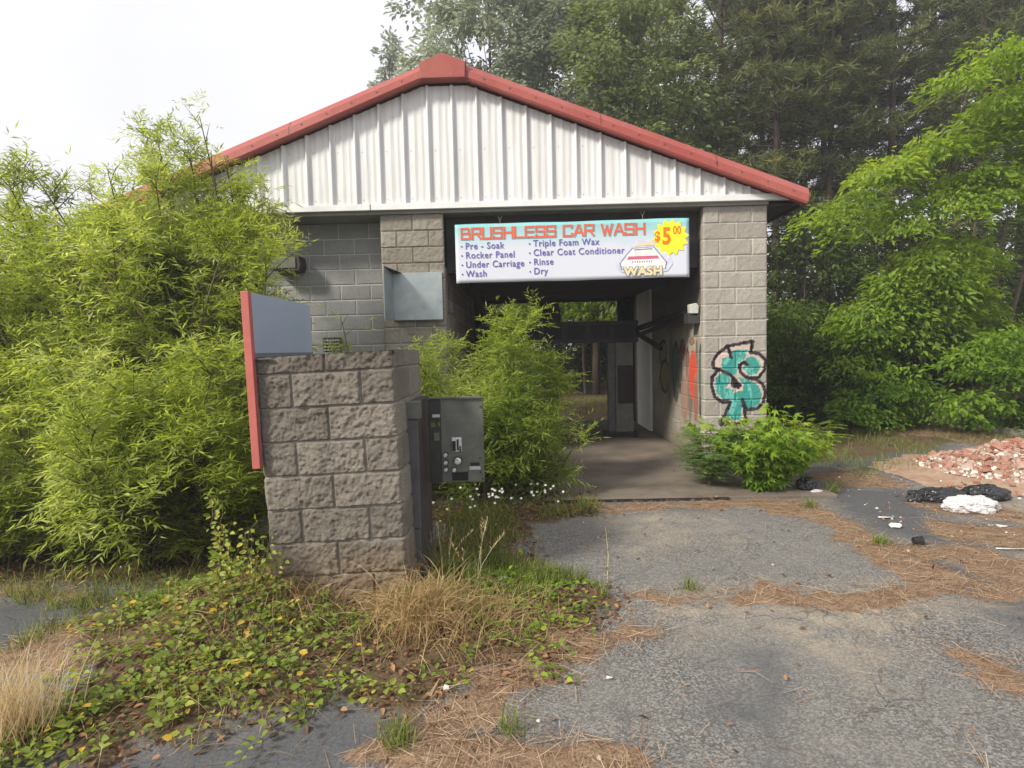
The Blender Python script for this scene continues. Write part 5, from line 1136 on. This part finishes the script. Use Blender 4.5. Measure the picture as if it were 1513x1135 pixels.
# sparse grass: back lot, pier verge, slab edge, behind bay
def verge(name, label, regs, mat, ln, wd):
    Cs = []
    for poly, n in regs:
        q = gpoly(poly); qa = np.array(q); lo = qa.min(0); hi = qa.max(0); pp = lo+rs.rand(n*4, 2)*(hi-lo); pp = pp[inpoly(pp[:, 0], pp[:, 1], q)][:n]; nz_ = fbm(np.stack([pp[:, 0]*3, pp[:, 1]*3, pp[:, 0]*0], 1), 44, 3); Cs.append(pp[nz_ > .42])
    p = np.concatenate(Cs); p = p[~((p[:, 0] > -1.65) & (p[:, 0] < -.6) & (p[:, 1] > 3.40) & (p[:, 1] < 4.4))]; N = len(p); C = np.stack([p[:, 0], p[:, 1], gheight(p[:, 0], p[:, 1])], 1)
    D = UP*1.1+rs.normal(size=(N, 3))*[.5, .5, .1]; o = leaves(name, C, D, rdir(N, rs), ln*(.4+.9*rs.rand(N)), wd, rs.rand(N), 'blade', mat); tag(o, label, 'grass', None, 'stuff')
verge('verge_grass', 'thin green grass sprouting along the slab edge, pier and back of the lot', [([(1190, 640), (1300, 640), (1400, 660), (1370, 705), (1280, 710), (1200, 690)], 2600), ([(1300, 615), (1513, 640), (1513, 665), (1380, 650)], 1600),
   ([(640, 790), (700, 745), (880, 742), (890, 760), (780, 775), (720, 850), (640, 880)], 3200), ([(640, 850), (720, 830), (900, 862), (930, 885), (760, 900)], 3500), ([(0, 860), (250, 850), (400, 850), (380, 880), (150, 890), (0, 882)], 700),
   ([(190, 900), (350, 865), (540, 880), (520, 960), (300, 960), (150, 990)], 1500), ([(840, 590), (912, 590), (912, 615), (840, 615)], 2500), ([(0, 880), (170, 890), (140, 905), (60, 960), (0, 975), (80, 925)], 700)], M_grass, .11, .005)
# ============================================================ RUBBLE AND LITTER
rp = MB()
def blob(c, rad, sub, amp, fr, seed, zmin=None, ridg=False, rotz=0):
    import bmesh
    bm = bmesh.new(); bmesh.ops.create_icosphere(bm, subdivisions=sub, radius=1)
    cs, sn = math.cos(rotz), math.sin(rotz)
    for v in bm.verts:
        p = v.co.copy(); nn_ = mnoise.fractal(p*fr+Vector((seed, 0, 0)), .9, 2.1, 4)
        if ridg: nn_ = nn_*.5+(.5-abs(mnoise.noise(Vector((p.x*rad[0], p.y*rad[1], p.z*rad[2]))*16+Vector((seed+9, 3, 1)))))*.7+(.5-abs(mnoise.noise(Vector((p.x*rad[0], p.y*rad[1], p.z*rad[2]))*38+Vector((seed, 3, 1)))))*.25
        r = 1+amp*nn_; q = Vector((p.x*rad[0]*r, p.y*rad[1]*r, p.z*rad[2]*r)); v.co = Vector((q.x*cs-q.y*sn, q.x*sn+q.y*cs, q.z))
    me = bpy.data.meshes.new('b'); 
    for v in bm.verts:
        v.co += Vector(c)
        if zmin is not None and v.co.z < zmin: v.co.z = zmin
    bm.to_mesh(me); bm.free(); me.polygons.foreach_set('use_smooth', [True]*len(me.polygons)); return me
RX, RY = 5.95, 6.8
import bmesh
protos = []
for k in range(8):
    bm = bmesh.new(); bmesh.ops.create_cube(bm, size=1); bmesh.ops.subdivide_edges(bm, edges=bm.edges, cuts=3, use_grid_fill=True)
    sz = (random.uniform(.09, .20), random.uniform(.07, .10), random.uniform(.045, .065)); cut = random.uniform(.2, .5)
    for v in bm.verts:
        p = v.co; nn_ = mnoise.noise_vector(p*2.3+Vector((k*5.1, 0, 0)))*.10+mnoise.noise_vector(p*6+Vector((k*3.1, 2, 0)))*.04
        if p.x > .1: nn_ += Vector((-cut*abs(mnoise.noise(Vector((p.y*3, p.z*3, k*2)))+.25)*p.x*2, 0, 0))
        v.co = Vector(((p.x+nn_.x)*sz[0], (p.y+nn_.y)*sz[1], (p.z+nn_.z)*sz[2]))
    me = bpy.data.meshes.new('brick_chunk'); bm.to_mesh(me); bm.free(); me.materials.append(M_brick if k % 2 else M_brickp); protos.append(me)
rs = np.random.RandomState(31)
for i in range(270):
    a = rs.rand()*6.28; q = rs.rand()**.6; x = RX+math.cos(a)*q*1.25; y = RY+math.sin(a)*q*.80
    if i > 245: x = 4.2+rs.rand()*2.2; y = 5.7+rs.rand()*.7
    o = bpy.data.objects.new('brick_chunk', protos[rs.randint(8)]); COL.objects.link(o); s = .38+.60*rs.rand() if i <= 245 else .3+.2*rs.rand(); o.scale = (s,)*3
    o.location = (x, y, float(gheight([x], [y])[0])+.02+.03*rs.rand()); o.rotation_euler = (rs.normal()*.5, rs.normal()*.5, rs.rand()*6.28)
    tag(o, 'broken brick chunk in the heap of rubble at the right border' if i <= 245 else 'small stray brick crumb lying in front of the rubble heap', 'brick', 'broken brick chunks of the rubble heap' if i <= 245 else 'stray brick crumbs')
n = 5200; a = rs.rand(n)*6.28; q = rs.rand(n)**.5; x = RX+np.cos(a)*q*1.3; y = RY-.05+np.sin(a)*q*1.05; ex = 450
x = np.concatenate([x, 3.2+rs.rand(ex)*4, rs.rand(90)*9-3.5]); y = np.concatenate([y, 4.6+rs.rand(ex)*2.2, 2+rs.rand(90)*4]); n = len(x)
T = np.array([[-.5, -.5, 0], [.5, -.4, 0], [.45, .5, 0], [-.4, .45, 0], [-.25, -.3, .5], [.3, -.2, .6], [.2, .25, .5], [-.2, .2, .55]]); FT = np.array([[0, 1, 5, 4], [1, 2, 6, 5], [2, 3, 7, 6], [3, 0, 4, 7], [4, 5, 6, 7]])
s = np.where(np.arange(n) < 5200, .016+.05*rs.rand(n)**2, .006+.018*rs.rand(n)**2); ca, sa = np.cos(rs.rand(n)*6.28), np.sin(rs.rand(n)*6.28)
kp = ~((x > -1.8) & (x < 3.2) & (y > 5.8)) & ~((x > -1.7) & (x < -.6) & (y > 3.4) & (y < 4.4)); x, y, s, ca, sa = x[kp], y[kp], s[kp], ca[kp], sa[kp]; n = len(x)
V = np.stack([x[:, None]+(T[None, :, 0]*ca[:, None]-T[None, :, 1]*sa[:, None])*s[:, None], y[:, None]+(T[None, :, 0]*sa[:, None]+T[None, :, 1]*ca[:, None])*s[:, None], gheight(x, y)[:, None]+T[None, :, 2]*s[:, None]+.002+.022*(np.hypot((x-RX)/1.5, (y-RY)/1.1) < .9)[:, None]], -1).reshape(-1, 3)
fa = (np.arange(n)[:, None, None]*8+FT[None]).reshape(-1, 4)
M_chip = leafmat('rubble chips', [(0, (.20, .07, .045)), (.4, (.31, .19, .14)), (.75, (.40, .34, .28)), (1, (.64, .61, .55))], 0, .9)
o = npmesh('rubble_chips', V, [fa], M_chip, fattr={'rnd': np.repeat(rs.rand(n), 5)}); tag(o, 'pale and reddish mortar chips strewn round the rubble', 'rubble chips', None, 'stuff')
mx_ = np.linspace(-1.7, 1.7, 90); my_ = np.linspace(-1.25, 1.2, 70); X_, Y_ = np.meshgrid(mx_, my_); xx = X_.ravel(); yy = Y_.ravel(); q_ = np.hypot(xx/1.65, yy/1.2)
zz = gheight(xx+RX, yy+RY)+.028*fbm(np.stack([xx*9, yy*9, xx*0], 1), 5, 4)+.012-.09*np.clip(q_-.78+.5*(fbm(np.stack([xx*3, yy*3, xx*0], 1), 6, 4)-.5), 0, 1)
idx = np.arange(len(xx)).reshape(X_.shape); o = npmesh('rubble_mound', np.stack([xx+RX, yy+RY, zz], 1), [np.stack([idx[:-1, :-1], idx[:-1, 1:], idx[1:, 1:], idx[1:, :-1]], -1).reshape(-1, 4)], M_debris, smooth=True); tag(o, 'sandy heap of brick dust under the broken bricks', 'rubble', None, 'stuff')
# bags
def bag(name, label, px, py, rad, mat, seed, rotz=0, dz=0, amp=.38):
    g0 = G(px, py); me = blob((g0.x, g0.y, rad[2]*.65+dz), rad, 6, amp, 1.9, seed, float(gheight([g0.x], [g0.y])[0])+.004, True, rotz); o = link(name, me, mat); tag(o, label, 'bag'); return o
bag('trash_bag', 'flattened black plastic bag in front of the rubble heap', 1383, 740, (.26, .11, .07), M_bagb, 3, .05)
bag('trash_bag', 'smaller black plastic bag end tucked behind the white bag', 1455, 738, (.20, .12, .08), M_bagb, 8, .1)
bag('white_bag', 'crumpled white plastic bag lying against the black bags', 1434, 757, (.20, .095, .085), M_bagw, 5, -.15)
bag('trash_bag', 'small black bag beside the star leaved shrub', 1192, 726, (.11, .09, .085), M_bagb, 12, .4)
bag('white_bag', 'small grey white crumpled wrapper on the black bag by the shrub', 1206, 731, (.07, .04, .03), M_bagw, 15, .3)
def litter(name, label, cat, px, py, pts, z0, h, mat, rot=0):
    g0 = G(px, py); b = MB(); n = len(pts); c, s_ = math.cos(rot), math.sin(rot); gz0 = float(gheight([g0.x], [g0.y])[0])+.012+z0
    vs = [(g0.x+a*c-b_*s_, g0.y+a*s_+b_*c, gz0+k*h+.006*math.sin(i*2.2)) for k in (0, 1) for i, (a, b_) in enumerate(pts)]
    b.add(vs, [tuple(range(n-1, -1, -1)), tuple(range(n, 2*n))]+[(i, (i+1) % n, (i+1) % n+n, i+n) for i in range(n)]); o = b.build(name, mat); tag(o, label, cat); return o
litter('paper_plate', 'round white paper plate on the dark asphalt', 'plate', 1323, 779, [(.05*math.cos(a), .042*math.sin(a)) for a in np.linspace(0, 6.28, 15)[:-1]], 0, .012, M_paper)
litter('paper_strip', 'thin white paper strip above the plate', 'litter', 1309, 766, [(-.07, -.012), (.06, -.018), (.075, .01), (-.06, .015)], 0, .004, M_paper)
litter('paper_strip', 'long thin pale strip at the right border', 'litter', 1500, 812, [(-.13, -.006), (.13, -.006), (.13, .006), (-.13, .006)], 0, .004, M_paper, -.1)
litter('paper_scrap', 'small white scrap at the right of the white bag', 'litter', 1479, 780, [(-.03, -.02), (.03, -.025), (.035, .02), (-.02, .025)], 0, .01, M_paper)
litter('paper_scrap', 'little white scrap on the straw left of the bottom patch', 'litter', 812, 738, [(-.02, -.01), (.02, -.012), (.02, .012), (-.02, .01)], 0, .01, M_paper)
litter('paper_scrap', 'small pale scrap in the soil between the pier and seam', 'litter', 745, 861, [(-.03, -.014), (.03, -.01), (.025, .016), (-.02, .014)], 0, .015, M_paper)
litter('paper_scrap', 'pale flake on asphalt right of the lower straw patch', 'litter', 900, 1007, [(-.014, -.006), (.014, -.006), (.016, .006), (-.010, .008)], 0, .006, M_paper)
litter('paper_scrap', 'white crumb on the straw below the dry grass clump', 'litter', 660, 1032, [(-.012, -.012), (.012, -.010), (.012, .012), (-.010, .010)], 0, .012, M_paper)
g0 = G(1355, 806); th = thing('black_cup', 'small black crushed cup on the straw edge', 'cup', (g0.x, g0.y, 0)); b = MB(); b.tube([(g0.x-.03, g0.y, .035), (g0.x+.028, g0.y-.01, .035)], [.030, .036], 12); b.build('cup_body', M_black, th); b = MB(); b.tube([(g0.x+.0285, g0.y-.01, .035), (g0.x+.034, g0.y-.011, .035)], .040, 12); b.build('rim', M_kdark, th)
g0 = G(346, 868); zc = float(gheight([g0.x], [g0.y])[0])+.05; th = thing('drink_can', 'pale yellow can lying in the vines left of the pier', 'can', (g0.x, g0.y, zc)); b = MB(); b.tube([(g0.x-.062, g0.y, zc), (g0.x-.055, g0.y, zc), (g0.x+.05, g0.y-.01, zc+.004), (g0.x+.057, g0.y-.011, zc+.004)], [.026, .032, .032, .026], 16); b.build('can_body', M_cream, th); b = MB(); b.tube([(g0.x+.0575, g0.y-.011, zc+.004), (g0.x+.062, g0.y-.011, zc+.004)], .024, 12); b.build('lid', M_kdark, th)
# concrete block and low kerb at the back
g0 = G(1402, 632); me = blob((g0.x, g0.y, .22), (.34, .22, .30), 4, .18, 1.1, 40, -.02); o = link('concrete_block', me, M_concl); tag(o, 'worn lump of concrete between the shrubs at the back of the lot', 'concrete block')
a = G(1150, 606); c = G(1640, 660); b = MB(); N_ = 30
pts = [(a.x+(c.x-a.x)*i/N_+rs.normal()*.02, a.y+(c.y-a.y)*i/N_+rs.normal()*.03, .03+rs.rand()*.025) for i in range(N_+1)]
b.tube(pts, .09, 6); o = b.build('kerb', M_concl, smooth=True); tag(o, None, None, None, 'structure')

# ============================================================ HAZE
b = MB(); b.box(-45, 60, -6, 75, -1.6, 24); o = b.build('haze', None); tag(o, 'thin pale summer haze filling the air of the lot and wood', 'haze', None, 'stuff')
m, t, ou = newmat('haze'); v = nd(t, 'ShaderNodeVolumePrincipled', {'Color': (.92, .93, 1, 1), 'Density': .0032, 'Anisotropy': .3}); t.links.new(v.outputs[0], ou.inputs['Volume']); o.data.materials.append(m)
